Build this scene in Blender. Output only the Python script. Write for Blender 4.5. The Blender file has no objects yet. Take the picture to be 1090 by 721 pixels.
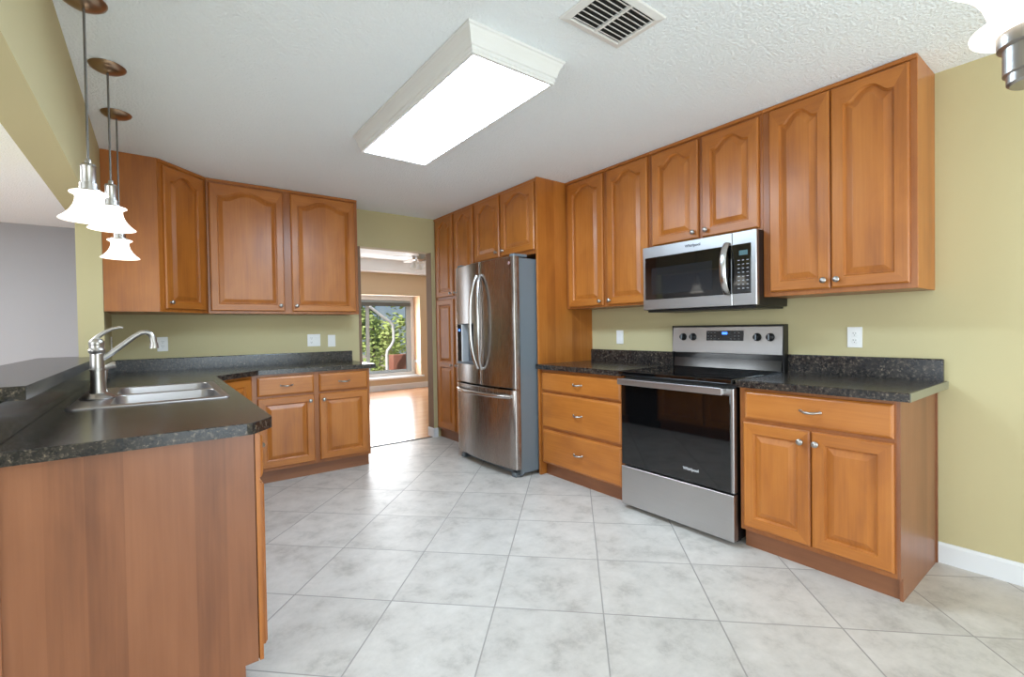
import bpy, bmesh, math, random
from mathutils import Vector, Matrix
random.seed(7)
PI = math.pi
C = bpy.context.scene.collection
SC = bpy.context.scene

# ------------------------------------------------------------------ camera
FPX, V0, YAW, PITCH, ROLL, CAMZ = 499.886, 357.678, 0.6460, -0.0151, 0.0159, 1.2114
cd = bpy.data.cameras.new('camera')
cam = bpy.data.objects.new('camera', cd)
C.objects.link(cam)
F0 = Vector((math.sin(YAW), math.cos(YAW), 0)); R0 = Vector((math.cos(YAW), -math.sin(YAW), 0)); Z0 = Vector((0, 0, 1))
D = F0 * math.cos(PITCH) + Z0 * math.sin(PITCH)
U = Z0 * math.cos(PITCH) - F0 * math.sin(PITCH)
cx = R0 * math.cos(ROLL) - U * math.sin(ROLL)
cy = R0 * math.sin(ROLL) + U * math.cos(ROLL)
m3 = Matrix((cx, cy, -D)).transposed()
cam.matrix_world = Matrix.Translation((0, 0, CAMZ)) @ m3.to_4x4()
cd.sensor_fit = 'HORIZONTAL'; cd.sensor_width = 36.0
cd.lens = FPX / 1090 * 36.0
cd.shift_y = -(360.5 - V0) / 1090
cd.clip_start = 0.02
SC.camera = cam

# ------------------------------------------------------------------ world, sun, daylight, exposure
w = bpy.data.worlds.new('world'); SC.world = w; w.use_nodes = True
wn = w.node_tree.nodes; wl = w.node_tree.links
bg = wn['Background']
sky = wn.new('ShaderNodeTexSky')
sky.sky_type = 'HOSEK_WILKIE'; sky.turbidity = 3.0; sky.ground_albedo = 0.4
sky.sun_direction = Vector((-0.62, -0.30, 0.62)).normalized()
wl.new(sky.outputs[0], bg.inputs[0])
bg.inputs[1].default_value = 1.1

def light(name, kind, loc, rot, power, color=(1, 1, 1), sx=1, sy=1, **k):
    d = bpy.data.lights.new(name, kind); d.energy = power; d.color = color
    if kind == 'AREA':
        d.shape = 'RECTANGLE'; d.size = sx; d.size_y = sy
    for a, b in k.items(): setattr(d, a, b)
    o = bpy.data.objects.new(name, d); C.objects.link(o); o.location = loc; o.rotation_euler = rot
    return o
sun = light('sun', 'SUN', (-8, 14, 8), (0, 0, 0), 3.5, (1, 0.95, 0.88), angle=0.01)
sun.rotation_euler = Vector((0.62, 0.30, -0.62)).to_track_quat('-Z', 'Y').to_euler()
# daylight entering by the sliding door behind the camera and the side room's window
light('daylight_patio_door', 'AREA', (1.2, -2.35, 1.15), (PI/2, 0, 0), 62, (0.80, 0.92, 1.0), 2.6, 2.0)
light('daylight_side_room', 'AREA', (-3.95, 0.4, 1.3), (0, -PI/2, 0), 75, (0.84, 0.93, 1.0), 1.7, 3.0)
light('side_room_added_fill', 'AREA', (-2.3, 4.7, 2.42), (0, 0, 0), 85, (0.88, 0.95, 1.0), 1.2, 1.2)  # unseen fill light added to brighten the side room's grey wall
light('daylight_sunroom_window', 'AREA', (1.02, 6.7, 1.3), (0, -PI/2, 0), 12, (0.80, 0.90, 1.0), 1.6, 0.95)
light('daylight_bay_window', 'AREA', (3.65, 9.36, 1.05), (-PI/2, 0, 0), 42, (0.95, 0.97, 1.0), 1.3, 1.3)
SC.view_settings.view_transform = 'Standard'
SC.view_settings.look = 'None'
SC.view_settings.gamma = 1.0
SC.view_settings.use_curve_mapping = False
SC.view_settings.exposure = 0.76
SC.cycles.use_denoising = True
SC.cycles.max_bounces = 10
SC.cycles.diffuse_bounces = 6
SC.cycles.sample_clamp_indirect = 6.0

# ------------------------------------------------------------------ materials
def s2l(c):
    return tuple((v/255/12.92 if v/255 <= 0.04045 else ((v/255+0.055)/1.055)**2.4) for v in c) + (1,)
def newmat(name):
    m = bpy.data.materials.new(name); m.use_nodes = True
    return m, m.node_tree.nodes, m.node_tree.links, m.node_tree.nodes['Principled BSDF']
def simple(name, col, rough=0.5, metal=0.0, spec=0.5, coat=0.0, bump=None, emit=None, noise=0.0):
    m, n, l, b = newmat(name)
    c = s2l(col)
    b.inputs['Base Color'].default_value = c
    b.inputs['Roughness'].default_value = rough
    b.inputs['Metallic'].default_value = metal
    b.inputs['Specular IOR Level'].default_value = spec
    b.inputs['Coat Weight'].default_value = coat
    if emit:
        b.inputs['Emission Color'].default_value = s2l(emit[0]); b.inputs['Emission Strength'].default_value = emit[1]
    tc = n.new('ShaderNodeTexCoord')
    if noise:
        t = n.new('ShaderNodeTexNoise'); t.inputs['Scale'].default_value = 2.5; t.inputs['Detail'].default_value = 3
        l.new(tc.outputs['Object'], t.inputs['Vector'])
        mx = n.new('ShaderNodeMix'); mx.data_type = 'RGBA'; mx.blend_type = 'MIX'
        mx.inputs['A'].default_value = tuple(v*(1-noise) for v in c[:3])+(1,)
        mx.inputs['B'].default_value = tuple(min(1, v*(1+noise)) for v in c[:3])+(1,)
        l.new(t.outputs['Fac'], mx.inputs['Factor']); l.new(mx.outputs['Result'], b.inputs['Base Color'])
    if bump:
        t = n.new('ShaderNodeTexNoise'); t.inputs['Scale'].default_value = bump[0]; t.inputs['Detail'].default_value = 4
        l.new(tc.outputs['Object'], t.inputs['Vector'])
        bp = n.new('ShaderNodeBump'); bp.inputs['Strength'].default_value = bump[1]; bp.inputs['Distance'].default_value = bump[2]
        l.new(t.outputs['Fac'], bp.inputs['Height']); l.new(bp.outputs['Normal'], b.inputs['Normal'])
    return m

def wood(name, dark, mid, lite, axis='z', rough=0.36, strips=0.0, coat=0.12):
    """Stained maple: stretched noise along the grain, per-board tint."""
    m, n, l, b = newmat(name)
    tc = n.new('ShaderNodeTexCoord'); oi = n.new('ShaderNodeObjectInfo')
    sc = n.new('ShaderNodeVectorMath'); sc.operation = 'SCALE'; sc.inputs['Scale'].default_value = 17.3
    cmb = n.new('ShaderNodeCombineXYZ')
    l.new(oi.outputs['Random'], cmb.inputs[0]); l.new(oi.outputs['Random'], cmb.inputs[1]); l.new(oi.outputs['Random'], cmb.inputs[2])
    l.new(cmb.outputs[0], sc.inputs[0])
    ad = n.new('ShaderNodeVectorMath'); l.new(tc.outputs['Object'], ad.inputs[0]); l.new(sc.outputs[0], ad.inputs[1])
    def stretched(scale, k, detail, dist=0.0):
        mp = n.new('ShaderNodeMapping')
        mp.inputs['Scale'].default_value = (k, 1, 1) if axis == 'x' else (1, 1, k)
        l.new(ad.outputs[0], mp.inputs['Vector'])
        t = n.new('ShaderNodeTexNoise'); t.inputs['Scale'].default_value = scale; t.inputs['Detail'].default_value = detail
        t.inputs['Distortion'].default_value = dist
        l.new(mp.outputs[0], t.inputs['Vector'])
        return t.outputs['Fac']
    a = stretched(7.0, 0.13, 5, 1.2)
    f = stretched(95.0, 0.035, 3)
    bl = stretched(5.0, 0.45, 4, 0.8)
    def madd(x, kx, y):
        q = n.new('ShaderNodeMath'); q.operation = 'MULTIPLY_ADD'; l.new(x, q.inputs[0]); q.inputs[1].default_value = kx
        if isinstance(y, float): q.inputs[2].default_value = y
        else: l.new(y, q.inputs[2])
        return q.outputs[0]
    s = madd(f, 0.28, madd(bl, 0.52, madd(a, 0.40, -0.10)))
    if strips:
        sp = n.new('ShaderNodeSeparateXYZ'); l.new(tc.outputs['Object'], sp.inputs[0])
        q = n.new('ShaderNodeMath'); q.operation = 'ADD'; l.new(sp.outputs[0], q.inputs[0]); l.new(sp.outputs[1], q.inputs[1])
        fl = n.new('ShaderNodeMath'); fl.operation = 'DIVIDE'; l.new(q.outputs[0], fl.inputs[0]); fl.inputs[1].default_value = strips
        fr = n.new('ShaderNodeMath'); fr.operation = 'FLOOR'; l.new(fl.outputs[0], fr.inputs[0])
        wn_ = n.new('ShaderNodeTexWhiteNoise'); wn_.noise_dimensions = '1D'; l.new(fr.outputs[0], wn_.inputs['W'])
        s = madd(wn_.outputs['Value'], 0.22, madd(s, 0.85, -0.04))
    cr = n.new('ShaderNodeValToRGB'); l.new(s, cr.inputs[0])
    e = cr.color_ramp.elements
    e[0].position = 0.22; e[0].color = s2l(dark)
    e[1].position = 0.82; e[1].color = s2l(lite)
    k = e.new(0.5); k.color = s2l(mid)
    l.new(cr.outputs[0], b.inputs['Base Color'])
    b.inputs['Roughness'].default_value = rough
    b.inputs['Coat Weight'].default_value = coat; b.inputs['Coat Roughness'].default_value = 0.25
    bp = n.new('ShaderNodeBump'); bp.inputs['Strength'].default_value = 0.08; bp.inputs['Distance'].default_value = 0.002
    l.new(f, bp.inputs['Height']); l.new(bp.outputs[0], b.inputs['Normal'])
    return m

WD = ((136, 75, 27), (170, 101, 37), (191, 122, 54))
M_WV = wood('maple_vertical', *WD)
M_WH = wood('maple_horizontal', *WD, axis='x')
WP_ = ((106, 62, 37), (134, 83, 52), (152, 98, 65))  # end panels: pinkish cast of the lighting put into the maple colour
WB_ = ((120, 66, 27), (150, 87, 36), (172, 106, 50))
M_WP = wood('maple_veneer_lighting_tint', *WP_, strips=0.085)
M_WPO = wood('maple_veneer_orange', *WD, strips=0.095)
M_WB = wood('maple_face_frame', *WB_)
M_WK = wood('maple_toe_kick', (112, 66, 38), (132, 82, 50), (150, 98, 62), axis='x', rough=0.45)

def laminate(name):
    m, n, l, b = newmat(name)
    tc = n.new('ShaderNodeTexCoord')
    def nz(scale, detail, rough=0.6, dist=0.0):
        t = n.new('ShaderNodeTexNoise'); t.inputs['Scale'].default_value = scale; t.inputs['Detail'].default_value = detail
        t.inputs['Roughness'].default_value = rough; t.inputs['Distortion'].default_value = dist
        l.new(tc.outputs['Object'], t.inputs['Vector']); return t.outputs['Fac']
    r1 = n.new('ShaderNodeValToRGB'); l.new(nz(75, 5, 0.75, 0.3), r1.inputs[0])
    e = r1.color_ramp.elements
    e[0].position = 0.42; e[0].color = s2l((20, 20, 23)); e[1].position = 0.70; e[1].color = s2l((158, 140, 116))
    k = e.new(0.52); k.color = s2l((35, 32, 31)); k = e.new(0.60); k.color = s2l((86, 77, 68))
    r2 = n.new('ShaderNodeValToRGB'); l.new(nz(24, 3), r2.inputs[0])
    e = r2.color_ramp.elements; e[0].position = 0.40; e[0].color = s2l((28, 29, 32)); e[1].position = 0.62; e[1].color = s2l((78, 70, 62))
    mx = n.new('ShaderNodeMix'); mx.data_type = 'RGBA'; mx.inputs['Factor'].default_value = 0.25
    l.new(r1.outputs[0], mx.inputs['A']); l.new(r2.outputs[0], mx.inputs['B'])
    l.new(mx.outputs['Result'], b.inputs['Base Color'])
    b.inputs['Roughness'].default_value = 0.21
    b.inputs['Specular IOR Level'].default_value = 0.5
    return m
M_LAM = laminate('speckled_laminate')

def tile():
    m, n, l, b = newmat('ceramic_tile')
    tc = n.new('ShaderNodeTexCoord')
    TX, TY, TA, TS = 1.4781, 1.3491, 0.7749, 0.4671
    c, s = math.cos(TA), math.sin(TA)
    def dot(vx, vy, off):
        d = n.new('ShaderNodeVectorMath'); d.operation = 'DOT_PRODUCT'; l.new(tc.outputs['Object'], d.inputs[0])
        d.inputs[1].default_value = (vx/TS, vy/TS, 0)
        a = n.new('ShaderNodeMath'); a.operation = 'ADD'; l.new(d.outputs['Value'], a.inputs[0]); a.inputs[1].default_value = off
        return a.outputs[0]
    u = dot(c, -s, -(TX*c - TY*s)/TS); v = dot(s, c, -(TX*s + TY*c)/TS)
    def op(o, a, bb=None):
        q = n.new('ShaderNodeMath'); q.operation = o
        for i, x in enumerate((a, bb)):
            if x is None: continue
            if isinstance(x, (int, float)): q.inputs[i].default_value = x
            else: l.new(x, q.inputs[i])
        return q.outputs[0]
    def edge(x):
        f = op('FRACT', x); return op('MINIMUM', f, op('SUBTRACT', 1.0, f))
    d = op('MINIMUM', edge(u), edge(v))
    mr = n.new('ShaderNodeMapRange'); l.new(d, mr.inputs[0]); mr.inputs[1].default_value = 0.004; mr.inputs[2].default_value = 0.0085
    cid = n.new('ShaderNodeCombineXYZ'); l.new(op('FLOOR', u), cid.inputs[0]); l.new(op('FLOOR', v), cid.inputs[1])
    wnz = n.new('ShaderNodeTexWhiteNoise'); l.new(cid.outputs[0], wnz.inputs['Vector'])
    # cloudy mottling, shifted for every tile
    sh = n.new('ShaderNodeVectorMath'); sh.operation = 'MULTIPLY_ADD'
    l.new(wnz.outputs['Color'], sh.inputs[0]); sh.inputs[1].default_value = (9, 9, 9); l.new(tc.outputs['Object'], sh.inputs[2])
    t1 = n.new('ShaderNodeTexNoise'); t1.inputs['Scale'].default_value = 6.5; t1.inputs['Detail'].default_value = 8; t1.inputs['Roughness'].default_value = 0.72
    t1.inputs['Distortion'].default_value = 0.15
    l.new(sh.outputs[0], t1.inputs['Vector'])
    cr = n.new('ShaderNodeValToRGB'); l.new(t1.outputs['Fac'], cr.inputs[0])
    e = cr.color_ramp.elements
    e[0].position = 0.30; e[0].color = s2l((166, 159, 151)); e[1].position = 0.66; e[1].color = s2l((207, 200, 192))
    k = e.new(0.47); k.color = s2l((194, 187, 179))
    hv = n.new('ShaderNodeMix'); hv.data_type = 'RGBA'; hv.blend_type = 'MULTIPLY'; hv.inputs['Factor'].default_value = 1
    mv = op('ADD', op('MULTIPLY', wnz.outputs['Value'], 0.09), 0.93)
    cc = n.new('ShaderNodeCombineColor'); [l.new(mv, cc.inputs[i]) for i in range(3)]
    l.new(cr.outputs[0], hv.inputs['A']); l.new(cc.outputs[0], hv.inputs['B'])
    mx = n.new('ShaderNodeMix'); mx.data_type = 'RGBA'
    l.new(mr.outputs[0], mx.inputs['Factor']); mx.inputs['A'].default_value = s2l((150, 144, 138)); l.new(hv.outputs['Result'], mx.inputs['B'])
    l.new(mx.outputs['Result'], b.inputs['Base Color'])
    rr = op('SUBTRACT', 0.62, op('MULTIPLY', mr.outputs[0], 0.27)); l.new(rr, b.inputs['Roughness'])
    bp = n.new('ShaderNodeBump'); bp.inputs['Strength'].default_value = 0.5; bp.inputs['Distance'].default_value = 0.002
    l.new(op('ADD', mr.outputs[0], op('MULTIPLY', t1.outputs['Fac'], 0.35)), bp.inputs['Height']); l.new(bp.outputs[0], b.inputs['Normal'])
    return m
M_TILE = tile()

def steel(name, col, rough, axis, aniso=0.0):
    m, n, l, b = newmat(name)
    b.inputs['Metallic'].default_value = 1.0
    tc = n.new('ShaderNodeTexCoord'); mp = n.new('ShaderNodeMapping')
    mp.inputs['Scale'].default_value = {'z': (1, 1, 0.01), 'x': (0.01, 0.01, 1)}[axis]
    l.new(tc.outputs['Object'], mp.inputs[0])
    t = n.new('ShaderNodeTexNoise'); t.inputs['Scale'].default_value = 700; t.inputs['Detail'].default_value = 3
    l.new(mp.outputs[0], t.inputs['Vector'])
    cr = n.new('ShaderNodeValToRGB'); l.new(t.outputs['Fac'], cr.inputs[0])
    e = cr.color_ramp.elements
    e[0].position = 0.3; e[0].color = s2l(tuple(v*0.985 for v in col)); e[1].position = 0.7; e[1].color = s2l(tuple(min(255, v*1.012) for v in col))
    l.new(cr.outputs[0], b.inputs['Base Color'])
    mr = n.new('ShaderNodeMapRange'); l.new(t.outputs['Fac'], mr.inputs[0]); mr.inputs[3].default_value = rough*0.95; mr.inputs[4].default_value = rough*1.06
    l.new(mr.outputs[0], b.inputs['Roughness'])
    if aniso:
        b.inputs['Anisotropic'].default_value = aniso
        tg = n.new('ShaderNodeCombineXYZ'); tg.inputs[2].default_value = 1.0
        l.new(tg.outputs[0], b.inputs['Tangent'])
    return m
M_SSV = steel('brushed_steel_vertical', (170, 163, 158), 0.27, 'z', 0.85)
M_SSH = steel('brushed_steel_horizontal', (180, 178, 177), 0.34, 'x')
M_SINK = steel('sink_steel', (172, 168, 168), 0.34, 'x')
M_NICK = simple('satin_nickel', (172, 167, 162), 0.32, 1.0)
M_ROD = simple('dark_rod_metal', (120, 118, 116), 0.4, 0.8)
M_BRONZE = simple('brushed_pewter', (168, 142, 118), 0.28, 1.0)
M_CHROME = simple('bright_handle_steel', (196, 194, 192), 0.24, 1.0)
M_BLACKG = simple('black_glass', (8, 8, 9), 0.04, 0, 0.8)
M_BLACK = simple('black_plastic', (18, 18, 20), 0.35)
M_BLACKE = simple('black_enamel', (12, 13, 15), 0.14)
M_DARK = simple('dark_slot', (34, 33, 32), 0.7)
M_GREYP = simple('grey_painted_steel', (106, 114, 120), 0.42)
M_DGREY = simple('dispenser_grey', (108, 114, 120), 0.3, 0.5)
M_WHITE = simple('white_enamel', (228, 228, 226), 0.35)
M_PLATE = simple('white_plastic', (232, 231, 228), 0.3)
M_TRIM = simple('white_trim_paint', (226, 227, 228), 0.4)
M_WALL = simple('olive_yellow_paint', (192, 180, 138), 0.75, bump=(220, 0.12, 0.002))
M_GWALL = simple('grey_paint', (166, 167, 171), 0.8, bump=(220, 0.1, 0.002))
M_TAN = simple('tan_paint', (206, 186, 156), 0.8)
M_PEACH = simple('peach_paint', (226, 190, 155), 0.8)
M_JAMB = simple('brown_jamb_paint', (132, 106, 84), 0.6)
M_CEIL = simple('knockdown_ceiling', (244, 251, 255), 0.9, bump=(85, 0.8, 0.010))
M_ENDCAP = simple('grey_olive_end_cap', (128, 126, 106), 0.3)
M_SHADE = simple('frosted_glass_lit', (250, 246, 238), 0.35, emit=((255, 246, 232), 0.95))
M_LENS = simple('acrylic_lens_lit', (250, 250, 250), 0.4, emit=((206, 232, 255), 20.0))
M_BLUE = simple('blue_display', (20, 40, 120), 0.2, emit=((70, 130, 255), 1.6))
M_GDISP = simple('dim_display', (60, 80, 84), 0.2, emit=((90, 130, 140), 0.25))
M_KEY = simple('key_legend', (150, 152, 156), 0.4)
M_LOGO = simple('logo_silver', (210, 210, 212), 0.3, 0.3)
M_LOGOD = simple('logo_dark', (40, 42, 48), 0.35)
M_RED = simple('badge_rose', (176, 140, 140), 0.35)
M_FOLI = simple('foliage_green', (170, 190, 110), 0.6, noise=0.4)
M_FOLI2 = simple('foliage_dark', (130, 156, 110), 0.6, noise=0.4)
M_BARK = simple('bark', (98, 84, 70), 0.9)
M_GROUND = simple('garden_gravel', (176, 166, 152), 0.95, noise=0.3)
M_SHED = simple('grey_siding', (120, 128, 138), 0.7)
M_SROOF = simple('pale_roof', (196, 190, 182), 0.8)
M_BRICK = simple('red_brick', (164, 108, 92), 0.85, noise=0.2)
M_WINF = simple('grey_window_frame', (168, 180, 188), 0.35)
M_BLIND = simple('dark_blind', (96, 100, 98), 0.6)
M_RUBBER = simple('dark_rubber', (30, 30, 32), 0.8)

def woodfloor():
    m = wood('laminate_floor', (176, 122, 84), (200, 150, 110), (214, 168, 128), axis='x', rough=0.22, coat=0.3)
    return m
M_WFLOOR = woodfloor()
def glass_mat():
    m, n, l, b = newmat('window_glass')
    n.remove(b); out = n['Material Output']
    tr = n.new('ShaderNodeBsdfTransparent'); gl = n.new('ShaderNodeBsdfGlossy'); gl.inputs['Roughness'].default_value = 0.02
    fr = n.new('ShaderNodeFresnel'); fr.inputs[0].default_value = 1.45
    ms = n.new('ShaderNodeMixShader'); l.new(fr.outputs[0], ms.inputs[0]); l.new(tr.outputs[0], ms.inputs[1]); l.new(gl.outputs[0], ms.inputs[2])
    l.new(ms.outputs[0], out.inputs[0]); return m
M_GLASS = glass_mat()

# ------------------------------------------------------------------ helpers
def thing(name, label, cat, loc=(0, 0, 0), rotz=0.0, group=None):
    o = bpy.data.objects.new(name, None); C.objects.link(o); o.empty_display_size = 0.1
    o.location = loc; o.rotation_euler = (0, 0, rotz); o['label'] = label; o['category'] = cat
    if group: o['group'] = group
    return o
def tag(o, label, cat, group=None):
    o['label'] = label; o['category'] = cat
    if group: o['group'] = group
    return o
def obj(name, bm, mats, parent=None, smooth=False, label=None):
    bmesh.ops.recalc_face_normals(bm, faces=bm.faces[:]) if smooth != 'keep' else None
    me = bpy.data.meshes.new(name); bm.to_mesh(me); bm.free()
    for m in (mats if isinstance(mats, (list, tuple)) else [mats]): me.materials.append(m)
    if smooth:
        for p in me.polygons: p.use_smooth = True
        try: me.set_sharp_from_angle(angle=math.radians(38))
        except Exception: pass
    o = bpy.data.objects.new(name, me); C.objects.link(o)
    if parent: o.parent = parent
    if label: o['label'] = label
    return o
def struct(name, bm, m, parent=None, smooth=False):
    o = obj(name, bm, m, parent, smooth)
    if not parent: o['kind'] = 'structure'
    return o
def dup(root, loc, rotz=None, label=None):
    r = root.copy(); C.objects.link(r); r.location = loc
    if rotz is not None: r.rotation_euler = (0, 0, rotz)
    if label: r['label'] = label
    for ch in list(root.children):
        c = ch.copy(); C.objects.link(c); c.parent = r
        for g in list(ch.children):
            d = g.copy(); C.objects.link(d); d.parent = c
    return r
def B(): return bmesh.new()
def bx(bm, x0, y0, z0, x1, y1, z1, bev=0.0, seg=1, mi=0):
    x0, x1 = min(x0, x1), max(x0, x1); y0, y1 = min(y0, y1), max(y0, y1); z0, z1 = min(z0, z1), max(z0, z1)
    M = Matrix.Translation(((x0+x1)/2, (y0+y1)/2, (z0+z1)/2)) @ Matrix.Diagonal((x1-x0, y1-y0, z1-z0, 1))
    r = bmesh.ops.create_cube(bm, size=1, matrix=M)
    vs = r['verts']
    fs = {f for v in vs for f in v.link_faces}
    for f in fs: f.material_index = mi
    if bev:
        es = list({e for v in vs for e in v.link_edges})
        bmesh.ops.bevel(bm, geom=es, offset=bev, segments=seg, profile=0.5, affect='EDGES', clamp_overlap=True, material=mi)
    return bm
def box(*a, **k): return bx(B(), *a, **k)
def frame_axes(d):
    d = d.normalized(); a = Vector((0, 0, 1)) if abs(d.z) < 0.9 else Vector((1, 0, 0))
    s = d.cross(a).normalized(); t = s.cross(d).normalized(); return s, t
def tube(bm, pts, r, seg=10, cap=True, flat=None, mi=0):
    """Sweep a circle (or an ellipse with flat=(a, b) radii) along points."""
    pts = [Vector(p) for p in pts]; rings = []
    rs = r if isinstance(r, (list, tuple)) else [r]*len(pts)
    d0 = (pts[1]-pts[0]); s, t = frame_axes(d0)
    for i, p in enumerate(pts):
        d = (pts[min(i+1, len(pts)-1)] - pts[max(i-1, 0)]).normalized()
        t = (t - d*t.dot(d)).normalized(); s = d.cross(t).normalized()
        ring = []
        for k in range(seg):
            a = 2*PI*k/seg
            ra, rb = (rs[i], rs[i]) if not flat else flat
            ring.append(bm.verts.new(p + s*math.cos(a)*ra + t*math.sin(a)*rb))
        rings.append(ring)
    for i in range(len(rings)-1):
        for k in range(seg):
            f = bm.faces.new((rings[i][k], rings[i][(k+1) % seg], rings[i+1][(k+1) % seg], rings[i+1][k])); f.material_index = mi
    if cap:
        for q in (rings[0][::-1], rings[-1]):
            f = bm.faces.new(q); f.material_index = mi
    return bm
def lathe(bm, prof, org=(0, 0, 0), axis='z', seg=24, closed=False, mi=0):
    """prof: list of (radius, height) along the axis."""
    org = Vector(org); rings = []
    for r, h in prof:
        ring = []
        if r < 1e-6:
            v = bm.verts.new(org + {'z': Vector((0, 0, h)), 'y': Vector((0, h, 0)), 'x': Vector((h, 0, 0))}[axis]); rings.append([v]); continue
        for k in range(seg):
            a = 2*PI*k/seg; c, s = r*math.cos(a), r*math.sin(a)
            ring.append(bm.verts.new(org + {'z': Vector((c, s, h)), 'y': Vector((c, h, s)), 'x': Vector((h, c, s))}[axis]))
        rings.append(ring)
    pairs = list(zip(rings, rings[1:])) + ([(rings[-1], rings[0])] if closed else [])
    for a, b in pairs:
        if len(a) == 1 and len(b) == 1: continue
        for k in range(seg):
            k2 = (k+1) % seg
            if len(a) == 1: f = bm.faces.new((a[0], b[k2], b[k]))
            elif len(b) == 1: f = bm.faces.new((a[k], a[k2], b[0]))
            else: f = bm.faces.new((a[k], a[k2], b[k2], b[k]))
            f.material_index = mi
    return bm
def prism(bm, pts, lo, hi, axis='z', mi=0):
    """Extrude a 2-D polygon between lo and hi along an axis ((x,y) for z, (y,z) for x, (x,z) for y)."""
    def P(p, h): return {'z': (p[0], p[1], h), 'x': (h, p[0], p[1]), 'y': (p[0], h, p[1])}[axis]
    a = [bm.verts.new(P(p, lo)) for p in pts]; b = [bm.verts.new(P(p, hi)) for p in pts]
    n = len(pts); fs = [bm.faces.new(a[::-1]), bm.faces.new(b)]
    for i in range(n): fs.append(bm.faces.new((a[i], a[(i+1) % n], b[(i+1) % n], b[i])))
    for f in fs: f.material_index = mi
    return bm
def slab_holes(outer, holes, lo, hi):
    bm = B(); es = []
    for lp in [outer]+holes:
        vs = [bm.verts.new((x, y, hi)) for x, y in lp]
        es += [bm.edges.new((vs[i], vs[(i+1) % len(vs)])) for i in range(len(vs))]
    bmesh.ops.triangle_fill(bm, use_beauty=True, use_dissolve=False, edges=es, normal=(0, 0, 1))
    top = bm.faces[:]
    r = bmesh.ops.extrude_face_region(bm, geom=top)
    for v in [g for g in r['geom'] if isinstance(g, bmesh.types.BMVert)]: v.co.z = lo
    return bm
def rrect(x0, y0, x1, y1, r, n=5):
    pts = []
    for cx_, cy_, a0 in ((x1-r, y0+r, -PI/2), (x1-r, y1-r, 0), (x0+r, y1-r, PI/2), (x0+r, y0+r, PI)):
        for i in range(n+1):
            a = a0 + PI/2*i/n; pts.append((cx_+r*math.cos(a), cy_+r*math.sin(a)))
    return pts
def text_obj(name, s, size, m, parent, loc, rot, depth=0.0006, bold=0.0):
    cu = bpy.data.curves.new(name, 'FONT'); cu.body = s; cu.size = size; cu.extrude = depth; cu.offset = bold
    cu.align_x = 'CENTER'; cu.align_y = 'CENTER'
    t = bpy.data.objects.new(name, cu); C.objects.link(t)
    me = bpy.data.meshes.new_from_object(t.evaluated_get(bpy.context.evaluated_depsgraph_get()))
    bpy.data.objects.remove(t); bpy.data.curves.remove(cu)
    me.transform(Matrix.LocRotScale(Vector(loc), rot.to_quaternion(), None))
    me.materials.clear(); me.materials.append(m)
    o = bpy.data.objects.new(name, me); C.objects.link(o); o.parent = parent
    return o

# ---- joinery
def panel_rings(bm, W, x0, z0, z1, side, bot, top, arch, n):
    """Sunken groove and raised field inside the opening of one panel; returns the opening ring."""
    def ring(d, y):
        xl, xr = x0+side+d, x0+W-side-d
        zb, zt = z0+bot+d, z1-top-arch-d
        lo = [bm.verts.new((xl+(xr-xl)*i/n, y, zb)) for i in range(n+1)]
        hi = []
        for i in range(n+1):
            s = 2*i/n-1
            q = min(1.0, abs(s)/0.84)
            hi.append(bm.verts.new((xl+(xr-xl)*i/n, y, zt+arch*(0.5+0.5*math.cos(PI*q**1.3)))))
        return lo, hi
    R = [ring(0, -0.020), ring(0.003, -0.0145), ring(0.0065, -0.0125), ring(0.0085, -0.0075), ring(0.012, -0.0075), ring(0.038, -0.0180), ring(0.041, -0.0190)]
    for (la, ha), (lb, hb) in zip(R, R[1:]):
        for i in range(n):
            bm.faces.new((la[i], la[i+1], lb[i+1], lb[i]))
            bm.faces.new((hb[i], hb[i+1], ha[i+1], ha[i]))
        bm.faces.new((la[0], lb[0], hb[0], ha[0])); bm.faces.new((la[n], ha[n], hb[n], lb[n]))
    lo, hi = R[-1]
    for i in range(n): bm.faces.new((lo[i], lo[i+1], hi[i+1], hi[i]))
    return R[0]
def door_bm(x0, x1, z0, z1, arch=0.0, side=0.055, panels=1):
    bm = B(); n = 28 if arch else 4; W = x1-x0
    def rect(d, y): return [bm.verts.new(p) for p in ((x0+d, y, z0+d), (x1-d, y, z0+d), (x1-d, y, z1-d), (x0+d, y, z1-d))]
    O = [rect(0, 0), rect(0, -0.013), rect(0.003, -0.0155), rect(0.007, -0.020)]
    bm.faces.new(O[0][::-1])
    for a, b in zip(O, O[1:]):
        for k in range(4): bm.faces.new((a[k], a[(k+1) % 4], b[(k+1) % 4], b[k]))
    o = O[-1]; top = side*0.78 if arch else side
    if panels == 1:
        lo, hi = panel_rings(bm, W, x0, z0, z1, side, side, top, arch, n)
        f = bm.faces.new([o[0], o[1]]+lo[::-1]); f.material_index = 1
        f = bm.faces.new([o[2], o[3]]+hi); f.material_index = 1
        bm.faces.new((o[1], o[2], hi[n], lo[n])); bm.faces.new((o[3], o[0], lo[0], hi[0]))
    else:
        zm = panels
        lo1, hi1 = panel_rings(bm, W, x0, z0, zm+side/2, side, side, side, 0, n)
        lo2, hi2 = panel_rings(bm, W, x0, zm-side/2, z1, side, side, side, 0, n)
        f = bm.faces.new([o[0], o[1]]+lo1[::-1]); f.material_index = 1
        f = bm.faces.new([o[2], o[3]]+hi2); f.material_index = 1
        f = bm.faces.new(hi1[::-1]+lo2); f.material_index = 1
        bm.faces.new([o[1], o[2], hi2[n], lo2[n], hi1[n], lo1[n]])
        bm.faces.new([o[3], o[0], lo1[0], hi1[0], lo2[0], hi2[0]])
    return bm
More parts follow.
